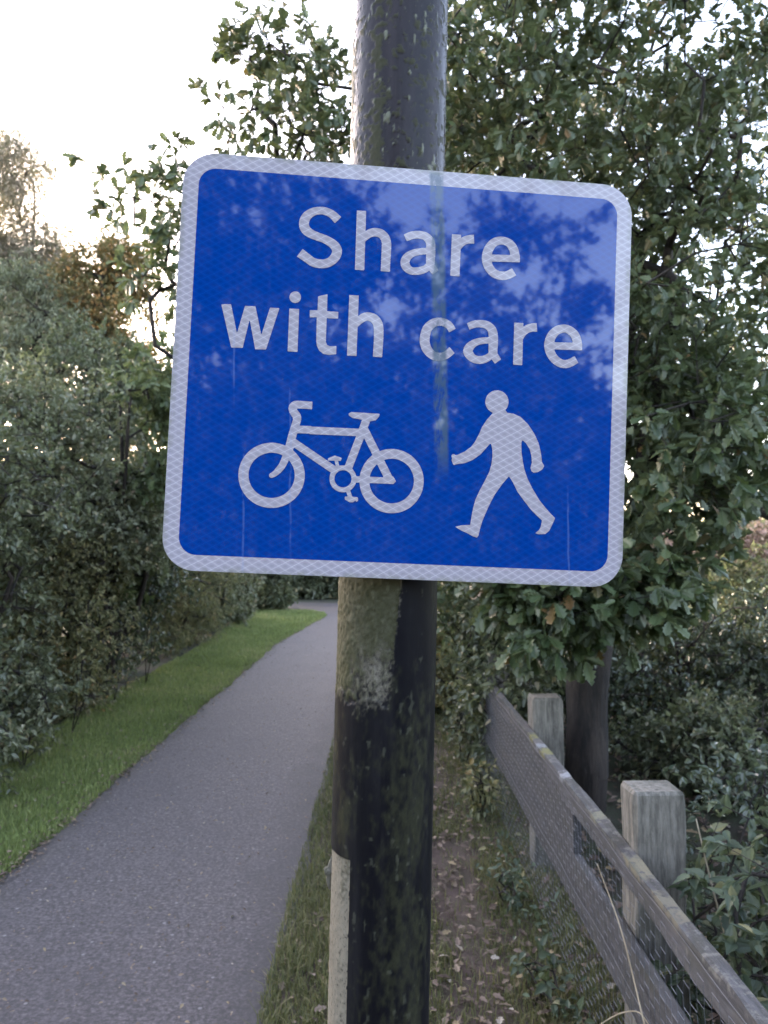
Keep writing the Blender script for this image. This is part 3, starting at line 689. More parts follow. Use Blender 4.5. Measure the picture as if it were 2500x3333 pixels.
bush('tall dark bush rising beside the left edge of the sign', 207, (-4.2, 10.8, 0),
     [(at(310, 980, 10.5), (1.15, 1.1, 1.25), 640), (at(190, 830, 11.2), (1.0, 1.0, .9), 380)], 'ovate', .065, M['hedge_dark'], name='tall_bush', r_root=.055)
bush('bright green sapling touching the left edge of the sign', 208, (-2.95, 8.2, 0),
     [(at(345, 830, 8.0), (.38, .45, .4), 70), (at(345, 1000, 8.0), (.35, .4, .5), 60)], 'oak_far', .1, M['green'], name='sapling', cat='sapling', stems=2, group=None, r_root=.03, m=3, k=6)
for i, (y, mt, lab) in enumerate([(6.5, 'hedge_dark', 'dark bush in the second row of the hedge, nearest the viewer'), (10.5, 'hedge_grey', 'grey bush in the second row of the hedge, behind the glossy one'),
                                  (15.0, 'hedge_dark', 'dark bush in the second row of the hedge, behind the feathery one'), (20.5, 'hedge_dark', 'dark bush in the second row of the hedge, behind the bend')]):
    bush(lab, 230 + i, (-6.0, y, 0), [((-5.7, y, 1.9), (1.5, 2.4, 2.1), 640)], 'ovate', .10, M[mt], group='second row of the hedge', m=4, k=8, tl=.25)
def tree(label, seed, base, top, blobs, leafkind, L, mat, name, r_root=.1, bark=None, cat='tree', group=None, **kw):
    base = np.array(base, float); top = np.array(top, float)
    rng = np.random.default_rng(seed)
    l1 = [base] + [base + (top - base) * t + rng.normal(size=3) * (.12, .12, .05) for t in (.25, .5, .75, 1)]
    return plant(name, label, cat, seed, [l1], blobs, leafkind, L, mat, bark or M['bark'], r_root, group=group, up=.9, **kw)
tree('russet orange autumn tree standing up out of the hedge', 301, (-5.4, 14, 0), at(235, 600, 14),
     [(at(225, 660, 14), (1.1, .9, 1.35), 1200), (at(280, 860, 13.6), (.95, .9, .9), 420)], 'ovate', .085, M['orange'], 'autumn_tree', m=3, k=7, tl=.3)
tree('pale pinkish birch with thin feathery twigs at the left edge', 302, (-7.2, 15, 0), at(50, 380, 15),
     [(at(70, 690, 15), (1.2, 1.0, 2.0), 1700), (at(45, 430, 15), (.75, .8, 1.4), 520), (at(-120, 600, 15), (1.2, 1, 2.2), 800)], 'slim', .095, M['birch'], 'birch_tree', bark=M['bark_pale'], m=4, k=8, tl=.4, droop=.8, r_root=.06)
tree('grey green willow like tree in front of the birch', 303, (-6.2, 12.5, 0), at(90, 720, 12.5),
     [(at(85, 800, 12.5), (1.3, 1.1, 1.0), 620), (at(40, 640, 12.5), (.65, .8, .6), 200)], 'slim', .1, M['hedge_grey'], 'hedge_tree', m=3, k=8, tl=.3, droop=.5)
tree('dark green tree closing the view behind the bend of the path', 304, (-1.6, 28, 0), (-1.6, 28, 5.5),
     [((-1.6, 28, 2.6), (2.2, 1.6, 2.7), 420)], 'ovate', .17, M['hedge_dark'], 'woodland_tree', group='trees beyond the bend', m=3, k=7, tl=.4, r_root=.14)
tree('dark tree left of the bend, above the far end of the verge', 305, (-5.2, 26.5, 0), (-5.2, 26.5, 6),
     [((-5.2, 26.5, 2.8), (2.4, 1.6, 2.9), 420)], 'ovate', .16, M['hedge_dark'], 'woodland_tree', group='trees beyond the bend', m=3, k=7, tl=.4, r_root=.14)
tree('dull green tree right of the bend, seen just right of the pole', 306, (2.2, 24, 0), (2.2, 24, 6),
     [((2.2, 24, 2.8), (2.3, 1.8, 2.9), 420)], 'ovate', .15, M['hedge_grey'], 'woodland_tree', group='trees beyond the bend', m=3, k=7, tl=.4, r_root=.14)
bush('dull green bush behind the fence, directly right of the pole', 209, (1.5, 10.5, 0),
     [((1.35, 10.4, 1.0), (.6, 1.6, 1.0), 330)], 'ovate', .07, M['hedge_grey'], name='fence_bush', group=None)
bush('dark tangle of bramble with glinting leaves behind the oak trunk', 210, (2.8, 6.5, 0),
     [((2.3, 7.0, .6), (1.0, 1.1, .62), 520), ((3.6, 6.0, .65), (1.1, 1.2, .75), 480)], 'ovate', .05, M['glossy'], name='bramble', cat='bramble', group='brambles behind the fence')
bush('low bramble spreading over leaf litter behind the near fence post', 211, (2.1, 3.5, 0),
     [((2.15, 3.4, .3), (.75, .8, .38), 420)], 'ovate', .045, M['glossy'], name='bramble', cat='bramble', group='brambles behind the fence')
bush('dense bramble further back at the right edge, under the oak', 212, (3.7, 7.6, 0),
     [((3.4, 7.8, .45), (1.5, 1.2, .5), 300)], 'ovate', .075, M['hedge_dark'], name='bramble', cat='bramble', group='brambles behind the fence')
bush('olive yellow bush in the light beyond the brambles', 213, (5.4, 10.6, 0),
     [((5.0, 10.5, .75), (1.3, 1.1, .8), 380)], 'ovate', .08, M['olive'], name='meadow_bush', group=None)
bush('patch of nettles in the lower right corner behind the fence', 214, (1.25, 2.1, 0),
     [((1.2, 2.1, .46), (.36, .55, .42), 210), ((1.75, 2.6, .45), (.5, .6, .42), 200)], 'nettle', .05, M['nettle'], name='nettle_patch', cat='nettles', stems=9, group=None, m=2, k=6, tl=.12, r_root=.008)
for i, (x, y, n, lab) in enumerate([(14, 44, 300, 'rusty pink hedge far across the meadow under the oak'), (22, 46, 300, 'rusty pink hedge far across the meadow at the right edge')]):
    tree(lab, 320 + i, (x, y, 0), (x, y, 3.2), [((x, y, 1.6), (4.2, 1.2, 1.8), n)], 'ovate', .3, M['rust'], 'far_hedge', cat='hedge', group='hedges across the meadow', m=3, k=8, tl=.5)
# what stands behind the photographer and shows in the sign's gloss
tree('broad dark tree behind the viewer, mirrored in the sign', 401, (-.6, -8.5, 0), (-.4, -8.5, 5.6),
     [((-.9, -8.5, 3.2), (2.6, 1.0, 3.0), 1000), ((-.8, -8.5, 6.0), (2.3, .8, 1.3), 330)], 'ovate', .15, M['back'], 'back_tree', group='trees behind the viewer', m=4, k=9, tl=.34)
tree('open crowned tree behind the viewer, mirrored in the upper right of the sign', 402, (3.4, -9, 0), (3.2, -9, 5.8),
     [((3.2, -8.8, 2.2), (2.3, 1.0, 2.3), 800), ((3.2, -9, 5.3), (2.4, 1.0, 1.5), 170)], 'ovate', .15, M['back'], 'back_tree', group='trees behind the viewer', m=4, k=8, tl=.3)
tree('thick dark hedge behind the viewer, mirrored low in the sign', 404, (1.4, -7.6, 0), (1.4, -7.6, 3.6),
     [((1.4, -7.6, 2.2), (3.6, .8, 2.2), 1300)], 'ovate', .15, M['back'], 'back_hedge', group='trees behind the viewer', cat='hedge', m=4, k=8, tl=.3)
tree('bushy tree behind the viewer, right of the path', 403, (7.2, -9, 0), (7.2, -9, 4.6),
     [((7.2, -9, 2.4), (2.4, 1.4, 2.4), 500)], 'ovate', .15, M['back'], 'back_tree', group='trees behind the viewer', m=4, k=8, tl=.32)
for i, (x, lab) in enumerate([(-3.2, 'low dark shrub at the end of the straight, left of the pole'), (-.6, 'low dark shrub at the end of the straight, behind the pole'), (1.6, 'low dark shrub right of the bend')]):
    bush(lab, 240 + i, (x, 25.9, 0), [((x, 25.9, .8), (1.7, .8, 1.1), 520), ((x, 25.6, .2), (1.6, .5, .3), 120)], 'ovate', .16, M['hedge_dark'], name='shrub', cat='shrub', group='shrubs round the bend', m=4, k=8, tl=.3)

# the wood that closes the horizon all round, far off
rng = np.random.default_rng(900)
mb = MB(); nW = 60000
az = rng.uniform(0, 2 * np.pi, nW)
rr = rng.uniform(62, 74, nW)
hh = 5.5 + 4.0 * fbm(np.cos(az) * 9, np.sin(az) * 9, 0, 3, 4)
hh = np.where(np.abs(np.degrees(az) - 62) < 11, hh * .55, hh)
Pw = np.column_stack([np.cos(az) * rr, np.sin(az) * rr, hh * rng.uniform(0, 1, nW) ** .8])
put_leaves(mb, 'ovate', Pw, rvec(rng, nW) + [0, 0, -.3], rvec(rng, nW) * .8 + [0, 0, .6], rng.uniform(.7, 1.4, nW), np.clip(fbm(az * 40, rr * .2, Pw[:, 2] * .5, 6, 3) + rng.uniform(-.2, .2, nW), 0, 1))
tag(mb.build('far_wood', M['hedge_grey']), 'far off belt of dull green trees closing the horizon', 'wood', kind='stuff')

bush('leafy scrub swallowing the far part of the fence, between pole and oak trunk', 216, (.95, 5.9, 0),
     [((.92, 5.75, .85), (.32, .85, .8), 420)], 'ovate', .06, M['hedge_dark'], name='fence_bush', group=None)
bush('scrub with yellow leaves on the path side of the fence, right of the pole', 217, (.55, 8.6, 0),
     [((.62, 8.6, .7), (.28, 1.5, .75), 300), ((.5, 7.4, .25), (.15, .7, .25), 60)], 'ovate', .06, M['hedge_yellow'], name='fence_bush', group=None)

bush('low dark scrub on the leaf strewn ground between trunk and near post', 218, (2.3, 5.0, 0),
     [((2.35, 5.2, .25), (.8, .75, .3), 330), ((3.4, 4.6, .35), (.8, .8, .4), 330)], 'ovate', .05, M['hedge_dark'], name='bramble', cat='bramble', group='brambles behind the fence', spread_r=.35)

bush('loose bush with larger yellow green leaves, above the glossy bush', 219, (-3.3, 8.6, 0),
     [(at(250, 1190, 8.6), (.6, .6, .55), 150)], 'oak_far', .095, M['green'], m=3, k=6, stems=3)
for i, (x, y, h, lab) in enumerate([(-2.72, 7.9, 1.25, 'thin leafy shoot standing in front of the dark hollow in the hedge'), (-2.62, 6.7, .8, 'thin leafy shoot leaning over the verge by the yellowing bush'),
                                    (-2.55, 5.6, .7, 'thin leafy shoot over the verge at the lower left'), (-2.8, 9.2, 1.0, 'thin leafy shoot in front of the glossy bush')]):
    bush(lab, 260 + i, (x - .1, y, 0), [((x, y, h * .7), (.10, .12, h * .35), 16)], 'ovate', .045, M['hedge_yellow'] if i % 2 else M['hedge_grey'], name='shoot', cat='shoot', group='thin shoots at the foot of the hedge', stems=2, m=2, k=5, tl=.12, spread_r=.08, r_root=.006)
# ------------------------------------------------------------------ the sign
def _spline(p, closed=False, k=5):
    p = np.array(p, float); n = len(p)
    if closed:
        q = np.concatenate([p[-1:], p, p[:2]])
    else:
        q = np.concatenate([2 * p[:1] - p[1:2], p, 2 * p[-1:] - p[-2:-1]])
    out = []
    m = n if closed else n - 1
    for i in range(m):
        a, b, c, d = q[i], q[i + 1], q[i + 2], q[i + 3]
        for t in np.arange(k) / k:
            out.append(.5 * (2 * b + (c - a) * t + (2 * a - 5 * b + 4 * c - d) * t ** 2 + (3 * b - a - 3 * c + d) * t ** 3))
    if not closed: out.append(p[-1])
    return np.array(out)

def _sdf(poly, X, Y):
    """signed distance to a polygon, negative inside"""
    d = np.full(X.shape, 1e9); ins = np.zeros(X.shape, bool)
    n = len(poly)
    for i in range(n):
        (x0, y0), (x1, y1) = poly[i], poly[(i + 1) % n]
        ex, ey = x1 - x0, y1 - y0; l2 = ex * ex + ey * ey + 1e-12
        t = np.clip(((X - x0) * ex + (Y - y0) * ey) / l2, 0, 1)
        d = np.minimum(d, np.hypot(X - x0 - t * ex, Y - y0 - t * ey))
        c = ((y0 > Y) != (y1 > Y))
        xi = x0 + (Y - y0) / (ey if abs(ey) > 1e-9 else 1e-9) * ex
        ins ^= c & (X < xi)
    return np.where(ins, -d, d)

def _stroke(pts, w, smooth, closed):
    if closed:
        pts = pts[:-1]; w = w[:-1]
    p3 = np.column_stack([np.array(pts, float), w])
    if smooth and len(pts) > 2: p3 = _spline(p3, closed)
    elif closed: p3 = _spline(p3, True, 3)
    p, ww = p3[:, :2], p3[:, 2] / 2
    if closed:
        t = np.roll(p, -1, 0) - np.roll(p, 1, 0)
    else:
        t = np.gradient(p, axis=0)
    t /= np.linalg.norm(t, axis=1)[:, None]
    n = np.column_stack([-t[:, 1], t[:, 0]])
    return p, ww, n

def glyph_mesh(parts, step=0.8):
    """union of strokes and outlines (mm) -> flat faces in the sign's plane"""
    allp = np.concatenate([np.array(q[1]) for q in parts])
    lo, hi = allp.min(0) - 12, allp.max(0) + 12
    gx = np.arange(lo[0], hi[0], step); gy = np.arange(lo[1], hi[1], step)
    X, Y = np.meshgrid(gx, gy)
    D = np.full(X.shape, 1e9)
    for q in parts:
        if q[0] == 'p':
            pol = _spline(np.array(q[1]), True, 3) if q[2] else np.array(q[1])
            d = _sdf(pol, X, Y)
        else:
            closed = q[3] == 0 and q[4] == 1
            p, w, n = _stroke(q[1], np.array(q[2]), q[3], closed)
            if closed:
                d = np.maximum(_sdf(p + n * w[:, None], X, Y) * (1 if True else 0), -_sdf(p - n * w[:, None], X, Y))
                a, b = p + n * w[:, None], p - n * w[:, None]
                A = np.abs(np.sum(a[:-1, 0] * a[1:, 1] - a[1:, 0] * a[:-1, 1])); B = np.abs(np.sum(b[:-1, 0] * b[1:, 1] - b[1:, 0] * b[:-1, 1]))
                if B > A: a, b = b, a
                d = np.maximum(_sdf(a, X, Y), -_sdf(b, X, Y))
            else:
                d = np.full(X.shape, 1e9)
                # a chain of quads keeps tight bends clean
                for i in range(len(p) - 1):
                    quad = [p[i] + n[i] * w[i], p[i + 1] + n[i + 1] * w[i + 1], p[i + 1] - n[i + 1] * w[i + 1], p[i] - n[i] * w[i]]
                    c = np.array(quad); m = 3
                    ix = (gx > c[:, 0].min() - m) & (gx < c[:, 0].max() + m); iy = (gy > c[:, 1].min() - m) & (gy < c[:, 1].max() + m)
                    s = np.ix_(iy, ix)
                    d[s] = np.minimum(d[s], _sdf(quad, X[s], Y[s]) - 0.05)
                if q[4]:
                    d = np.minimum(d, np.hypot(X - p[-1][0], Y - p[-1][1]) - w[-1])
        D = np.minimum(D, d)
    V, F3, F4, F5 = [], [], [], []
    ny, nx = D.shape
    ins = D < 0
    full = ins[:-1, :-1] & ins[1:, :-1] & ins[:-1, 1:] & ins[1:, 1:]
    some = (ins[:-1, :-1] | ins[1:, :-1] | ins[:-1, 1:] | ins[1:, 1:]) & ~full
    for j in range(ny - 1):
        r = np.flatnonzero(np.diff(np.r_[0, full[j].astype(int), 0]))
        for a, b in zip(r[::2], r[1::2]):
            k = len(V); V += [(gx[a], gy[j]), (gx[b], gy[j]), (gx[b], gy[j + 1]), (gx[a], gy[j + 1])]; F4.append((k, k + 1, k + 2, k + 3))
        for i in np.flatnonzero(some[j]):
            c = [(i, j), (i + 1, j), (i + 1, j + 1), (i, j + 1)]
            pol = []
            for e in range(4):
                (x0, y0), (x1, y1) = c[e], c[(e + 1) % 4]
                d0, d1 = D[y0, x0], D[y1, x1]
                if d0 < 0: pol.append((gx[x0], gy[y0]))
                if (d0 < 0) != (d1 < 0):
                    t = d0 / (d0 - d1); pol.append((gx[x0] + (gx[x1] - gx[x0]) * t, gy[y0] + (gy[y1] - gy[y0]) * t))
            k = len(V); V += pol
            for m in range(1, len(pol) - 1): F3.append((k, k + m, k + m + 1))
    return np.array(V), F3, F4

def sign_face(name, base, coat_rough, line_c, line_amt, cell_amt):
    m, nt, b = new_mat(name); n = N(nt)
    x, _, z = n.sep(n.obj())
    wob = n.math('MULTIPLY', n.math('SUBTRACT', n.noise(220, 2, 0.5, n.obj()), 0.5), 0.0022)
    def fam(sl, pitch):
        v = n.math('ADD', n.math('SUBTRACT', z, n.math('MULTIPLY', x, sl)), wob)
        f = n.math('FRACT', n.math('DIVIDE', v, pitch))
        return n.math('ABSOLUTE', n.math('SUBTRACT', f, 0.5))
    a, c = fam(0.56, 0.0098), fam(-0.60, 0.0098)
    l1, l2 = n.step(a, 0.425, 0.495), n.step(c, 0.33, 0.5)
    cell = n.step(n.math('ADD', a, c), 0.45, 0.1)
    big = n.noise(7, 3, 0.6, n.obj())
    seen = n.step(big, 0.3, 0.6)
    col = n.mix(n.math('MULTIPLY', cell, cell_amt), base, tuple(t * 0.62 for t in base))
    col = n.mix(n.math('MULTIPLY', n.math('ADD', n.math('MULTIPLY', l1, n.math('ADD', n.math('MULTIPLY', seen, .5), .5)), n.math('MULTIPLY', l2, 0.45), clamp=True), line_amt), col, line_c)
    # rain-washed algae streak running down from the post clip, and a few thin runs
    def streak(x0, slope, half, z0, z1, amt):
        cx = n.math('ADD', n.math('ADD', n.math('MULTIPLY', z, slope), x0), n.math('MULTIPLY', n.math('SUBTRACT', n.noise(14, 3, .6, n.obj()), .5), .007))
        s = n.step(n.math('ABSOLUTE', n.math('SUBTRACT', x, cx)), half, half * 0.55)
        rg = n.math('MULTIPLY', n.step(z, z0, z0 + .06), n.step(z, z1 + .002, z1 - .002))
        br = n.step(n.noise(60, 4, 0.7, n.mapping(n.obj(), (1, 1, .35))), .36, .56)
        full = n.math('MULTIPLY', n.step(z, .02, .12), 0.45)
        return n.math('MULTIPLY', n.math('MULTIPLY', s, rg), n.math('MULTIPLY', n.math('MAXIMUM', br, full), amt))
    col = n.mix(streak(0.0465, -0.058, 0.0115, -0.15, 0.27, 0.8), col, (0.06, 0.10, 0.14))
    for sx, z0, z1 in ((-0.222, -0.02, 0.06), (-0.210, -0.27, -0.12), (-0.150, -0.22, -0.03), (0.215, -0.25, -0.14)):
        col = n.mix(streak(sx, -0.05, 0.0016, z0 - .05, z1, 0.17), col, (0.20, 0.30, 0.55))
    # specks of dirt, and green grime towards the rim
    sp = n.noise(130, 2, 0.5, n.obj())
    col = n.mix(n.math('MULTIPLY', n.step(sp, 0.76, 0.80), 0.5), col, (0.07, 0.08, 0.06))
    rim = n.math('MAXIMUM', n.step(n.math('ABSOLUTE', x), .290, .3005), n.step(n.math('ABSOLUTE', z), .262, .2735))
    col = n.mix(n.math('MULTIPLY', n.math('MULTIPLY', rim, n.step(n.noise(45, 5, 0.7, n.obj()), 0.4, 0.6)), 0.5), col, (0.16, 0.17, 0.10))
    nt.links.new(col, b.inputs['Base Color'])
    b.inputs['Roughness'].default_value = 0.35
    b.inputs['Specular IOR Level'].default_value = 0.0
    b.inputs['Coat Weight'].default_value = 1.0
    b.inputs['Coat IOR'].default_value = 1.5
    b.inputs['Coat Roughness'].default_value = coat_rough
    bp = n.bump(n.math('ADD', n.math('MULTIPLY', n.noise(6, 1, 0.5, n.obj()), 0.5), n.math('MULTIPLY', n.math('ADD', a, c), 0.012)), 0.02, 0.01)
    nt.links.new(bp, b.inputs['Coat Normal'])
    return m
M['sign_blue'] = sign_face('blue_sheeting', (0.0002, 0.037, 0.24), 0.035, (0.003, 0.075, 0.33), 0.45, 0.35)
M['sign_white'] = sign_face('white_sheeting', (0.345, 0.32, 0.365), 0.06, (0.56, 0.53, 0.58), 0.8, 0.33)
def metal(name, c, rough=.5, met=.8):
    m, nt, b = new_mat(name); n = N(nt)
    f = n.noise(25, 5, .7, n.obj())
    nt.links.new(n.mix(f, c, tuple(t * .6 for t in c)), b.inputs['Base Color'])
    b.inputs['Metallic'].default_value = met; b.inputs['Roughness'].default_value = rough
    return m
M['alu'] = metal('aluminium', (.5, .5, .52))
M['galv'] = metal('galvanised_wire', (.24, .24, .26), .55, .3)

from mathutils import Matrix
ROT = Matrix(((0.99632287, -0.07432889, 0.04261395), (0.07451872, 0.99721545, -0.00288125), (-0.04228113, 0.00604619, 0.99908746)))
sign = empty('path_sign')
sign.matrix_world = Matrix.Translation((0.02755641, 0.97772184, 1.83628477)) @ ROT.to_4x4()
tag(sign, 'blue sign with a white border reading Share with care above a bicycle and walker', 'sign')
W2, H2 = 0.300, 0.2723
def rrect(w, h, r, k=10):
    p = []
    for cx, cz, a0 in ((w - r, h - r, 0), (-w + r, h - r, 90), (-w + r, -h + r, 180), (w - r, -h + r, 270)):
        for i in range(k + 1):
            a = R(a0 + 90 * i / k); p.append((cx + r * math.cos(a), cz + r * math.sin(a)))
    return np.array(p)
def xz(p, y): return np.column_stack([p[:, 0], np.full(len(p), y), p[:, 1]])
o_ = rrect(W2, H2, .042); n_ = len(o_); i_ = rrect(W2 - .0205, H2 - .0205, .0225)
mb = MB(); q = np.arange(n_)
mb.add(np.concatenate([xz(o_, 0.0), xz(o_, 0.003)]), [np.stack([q, (q + 1) % n_, n_ + (q + 1) % n_, n_ + q], -1), [np.arange(n_) + n_], [np.arange(n_)[::-1]]])
mb.build('backing_plate', M['alu'], sign)
oo = rrect(W2 - .0004, H2 - .0004, .0416)
mb = MB().add(np.concatenate([xz(oo, -.0005), xz(i_, -.0005)]), [np.stack([q, n_ + q, n_ + (q + 1) % n_, (q + 1) % n_], -1)[:, ::-1]])
mb.build('white_border', M['sign_white'], sign)
mb = MB().add(xz(i_, -.0006), [[np.arange(n_)[::-1]]])
mb.build('blue_panel', M['sign_blue'], sign)
for key, nm in (('share', 'lettering'), ('with', 'lettering'), ('care', 'lettering'), ('bike', 'bicycle_symbol'), ('walker', 'walking_symbol')):
    V, F3, F4 = glyph_mesh(GLYPHS[key])
    V = V / 1000
    MB().add(np.column_stack([V[:, 0], np.full(len(V), -.0012), V[:, 1]]), [np.array(F3)[:, ::-1], np.array(F4)[:, ::-1]]).build(nm, M['sign_white'], sign)
for zc in (0.17, -0.17):
    mb = MB().box((-.27, .0032, zc - .018), (.27, .016, zc + .018))
    mb.build('channel', M['alu'], sign)

# ------------------------------------------------------------------ the post
def post_mesh():
    RAD = 0.069
    z = np.concatenate([np.arange(0, .8, .02), np.arange(.8, 1.72, .0022), np.arange(1.72, 2.05, .02), np.arange(2.05, 2.62, .0022), np.arange(2.62, 5.0, .05)])
    nt_ = 300
    th = np.linspace(-np.pi, np.pi, nt_, endpoint=False)
    T, Z = np.meshgrid(th, z)
    deg = np.degrees(T)
    cx, cy, cz = np.sin(T) * RAD, -np.cos(T) * RAD, Z
    wob = fbm(cx * 60, cy * 60, cz * 60, 3, 4) - .5
    fine = fbm(cx * 240, cy * 240, cz * 240, 5, 4)
    sm = lambda v, a, b: np.clip((v - a) / (b - a), 0, 1) ** 2 * (3 - 2 * np.clip((v - a) / (b - a), 0, 1))
    lower = Z < 1.80
    # peeled places where the black wrap has gone
    edge_r = 4 + (Z - 1.40) / .16 * 10 + wob * 3
    bare1 = (deg < edge_r) & (deg > -125) & (Z > 1.398 + wob * .03 - .006 * np.sin(deg / 17) + np.where(deg < -52, .012, 0)) & lower
    bare2 = (deg < -37 + wob * 1.5) & (deg > -160) & (Z < 1.192 + wob * .003)
    bare = bare1 | bare2
    soft = sm(edge_r + 2 - deg + (fine - .5) * 14, 0, 6) * sm(Z - 1.402 + wob * .05 + (fine - .5) * .05 - np.where(deg < -52, .012, 0), -.012, .022) * (deg > -125) * lower
    soft = np.maximum(soft * np.clip(.75 + (fine - .5) * 2.2, 0, 1), bare2.astype(float))
    big = fbm(cx * 22, cy * 22, cz * 14, 9, 4)
    moss = np.zeros_like(Z)
    # on the bare wood
    moss = np.where(bare1, sm(big + (Z - 1.44) * 2.6 + (fine - .5) * .5 + np.where(deg < -45, .14, 0), .30, .52), moss)
    moss = np.where(bare2, sm(big + (fine - .5) * .6 + np.where(deg < -55, -.1, 0), .48, .68) * sm(Z, .98, 1.10) * .55, moss)
    # on the black wrap: grey green bloom on the right and a patch on the left
    b = fbm(cx * 170, cy * 170, cz * 90, 13, 4) * .6 + fbm(cx * 40, cy * 40, cz * 12, 14, 3) * .4
    bl = np.exp(-((deg - 25) / 33) ** 2) * sm(1.50 - Z, 0, .2) * .24 + np.exp(-((deg + 50) / 22) ** 2 - ((Z - 1.245) / .04) ** 2) * .2 + np.exp(-((deg + 72) / 9) ** 2) * sm(Z, 1.2, 1.3) * .16
    moss = np.where(~bare & lower, sm(b + bl, .52, .86) * .6, moss)
    # the upper shaft: a line of lichen left of the middle, specks elsewhere
    line = np.exp(-((deg + 20 + 6 * np.sin(Z * 9)) / 7) ** 2) * .20 + np.exp(-((deg + 74) / 8) ** 2 - ((Z - 2.27) / .05) ** 2) * .35 + np.exp(-((deg + 32) / 13) ** 2) * sm(2.24 - Z, 0, .1) * .16
    up = sm(fbm(cx * 130, cy * 130, cz * 170, 21, 4) + line, .56, .68)
    moss = np.where(~lower, up, moss)
    spot = sm(vnoise(cx * 150, cy * 150, cz * 120, 31) * .8 + fine * .3, .80, .90) * (np.where(lower, .22, 1.0)) * sm(70 - np.abs(deg), 0, 30)
    pit = sm(fine, .62, .8)
    rad = RAD + np.where(bare, -.0016 + (fine - .5) * .0016 + moss * .0012 * fine, 0) + np.where(lower & ~bare, moss * .0007 * fine, 0) + spot * .0012 + np.where(~lower, moss * .0014 * fine, 0) + wob * .0006
    rad = rad + np.where(Z < 1.80, .0012, 0)
    v = np.stack([np.sin(T) * rad, -np.cos(T) * rad, Z], -1).reshape(-1, 3)
    nz = len(z)
    i = np.arange(nz - 1)[:, None] * nt_; j = np.arange(nt_)[None]; j2 = (j + 1) % nt_
    F = np.stack([i + j, i + j2, i + nt_ + j2, i + nt_ + j], -1).reshape(-1, 4)
    mb = MB().add(v, [F])
    return mb, {'bare': soft, 'moss': moss, 'spot': spot, 'wrap': np.where(lower, 1 - soft, 0), 'tone': big, 'dark_band': np.exp(-((deg - 30 + 4 * np.sin(Z * 4)) / 13) ** 2) * .8}  # last entry: darker upright band right of the middle of the shaft
def post_mat():
    m, nt, b = new_mat('weathered_post'); n = N(nt)
    o = n.obj()
    st = n.noise(30, 5, 0.65, n.mapping(o, (1, 1, 0.08)))
    upper = n.mix(n.step(st, .35, .7), (0.013, 0.010, 0.012), (0.034, 0.027, 0.030))
    wrap = n.mix(n.step(st, .4, .75), (0.005, 0.005, 0.007), (0.015, 0.0145, 0.0165))
    bare = n.mix(n.attr('tone'), (0.20, 0.18, 0.14), (0.125, 0.114, 0.092))
    bare = n.mix(n.math('MULTIPLY', n.step(n.noise(28, 6, .75, n.mapping(o, (1, 1, .35))), .42, .62), n.step(n.sep(o)[2], 1.15, 1.45)), bare, (0.058, 0.058, 0.034))
    bare = n.mix(n.step(n.noise(220, 3, .7, o), .5, .75), bare, (0.06, 0.053, 0.042))
    upper = n.mix(n.attr('dark_band'), upper, (0.010, 0.009, 0.011))
    c = n.mix(n.attr('wrap'), upper, wrap); c = n.mix(n.attr('bare'), c, bare)
    mossc = n.mix(n.noise(160, 4, .7, o), (0.018, 0.020, 0.008), (0.065, 0.065, 0.032))
    c = n.mix(n.math('MULTIPLY', n.attr('moss'), .85), c, mossc)
    c = n.mix(n.math('MULTIPLY', n.attr('spot'), .8), c, (0.17, 0.175, 0.12))
    nt.links.new(c, b.inputs['Base Color'])
    rg = n.math('ADD', n.math('MULTIPLY', n.attr('wrap'), 0.26), 0.18)
    rg = n.math('ADD', rg, n.math('MULTIPLY', n.math('MAXIMUM', n.attr('moss'), n.attr('bare')), 0.45), clamp=True)
    nt.links.new(rg, b.inputs['Roughness'])
    nt.links.new(n.math('SUBTRACT', 0.16, n.math('MULTIPLY', n.attr('wrap'), 0.06)), b.inputs['Specular IOR Level'])
    nt.links.new(n.bump(n.noise(300, 4, .7, o), .12, .002), b.inputs['Normal'])
    return m
M['post'] = post_mat()
post = empty('sign_post', (-0.031, 1.07, 0))
post.rotation_euler = (0, math.atan(0.0233), 0)
tag(post, 'thick dark round post carrying the sign, shiny above, black with peeled pale patches below', 'post')
mb, at_ = post_mesh()
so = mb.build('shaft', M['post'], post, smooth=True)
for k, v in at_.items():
    a = so.data.attributes.new(k, 'FLOAT', 'POINT'); a.data.foreach_set('value', v.astype(np.float32).ravel())
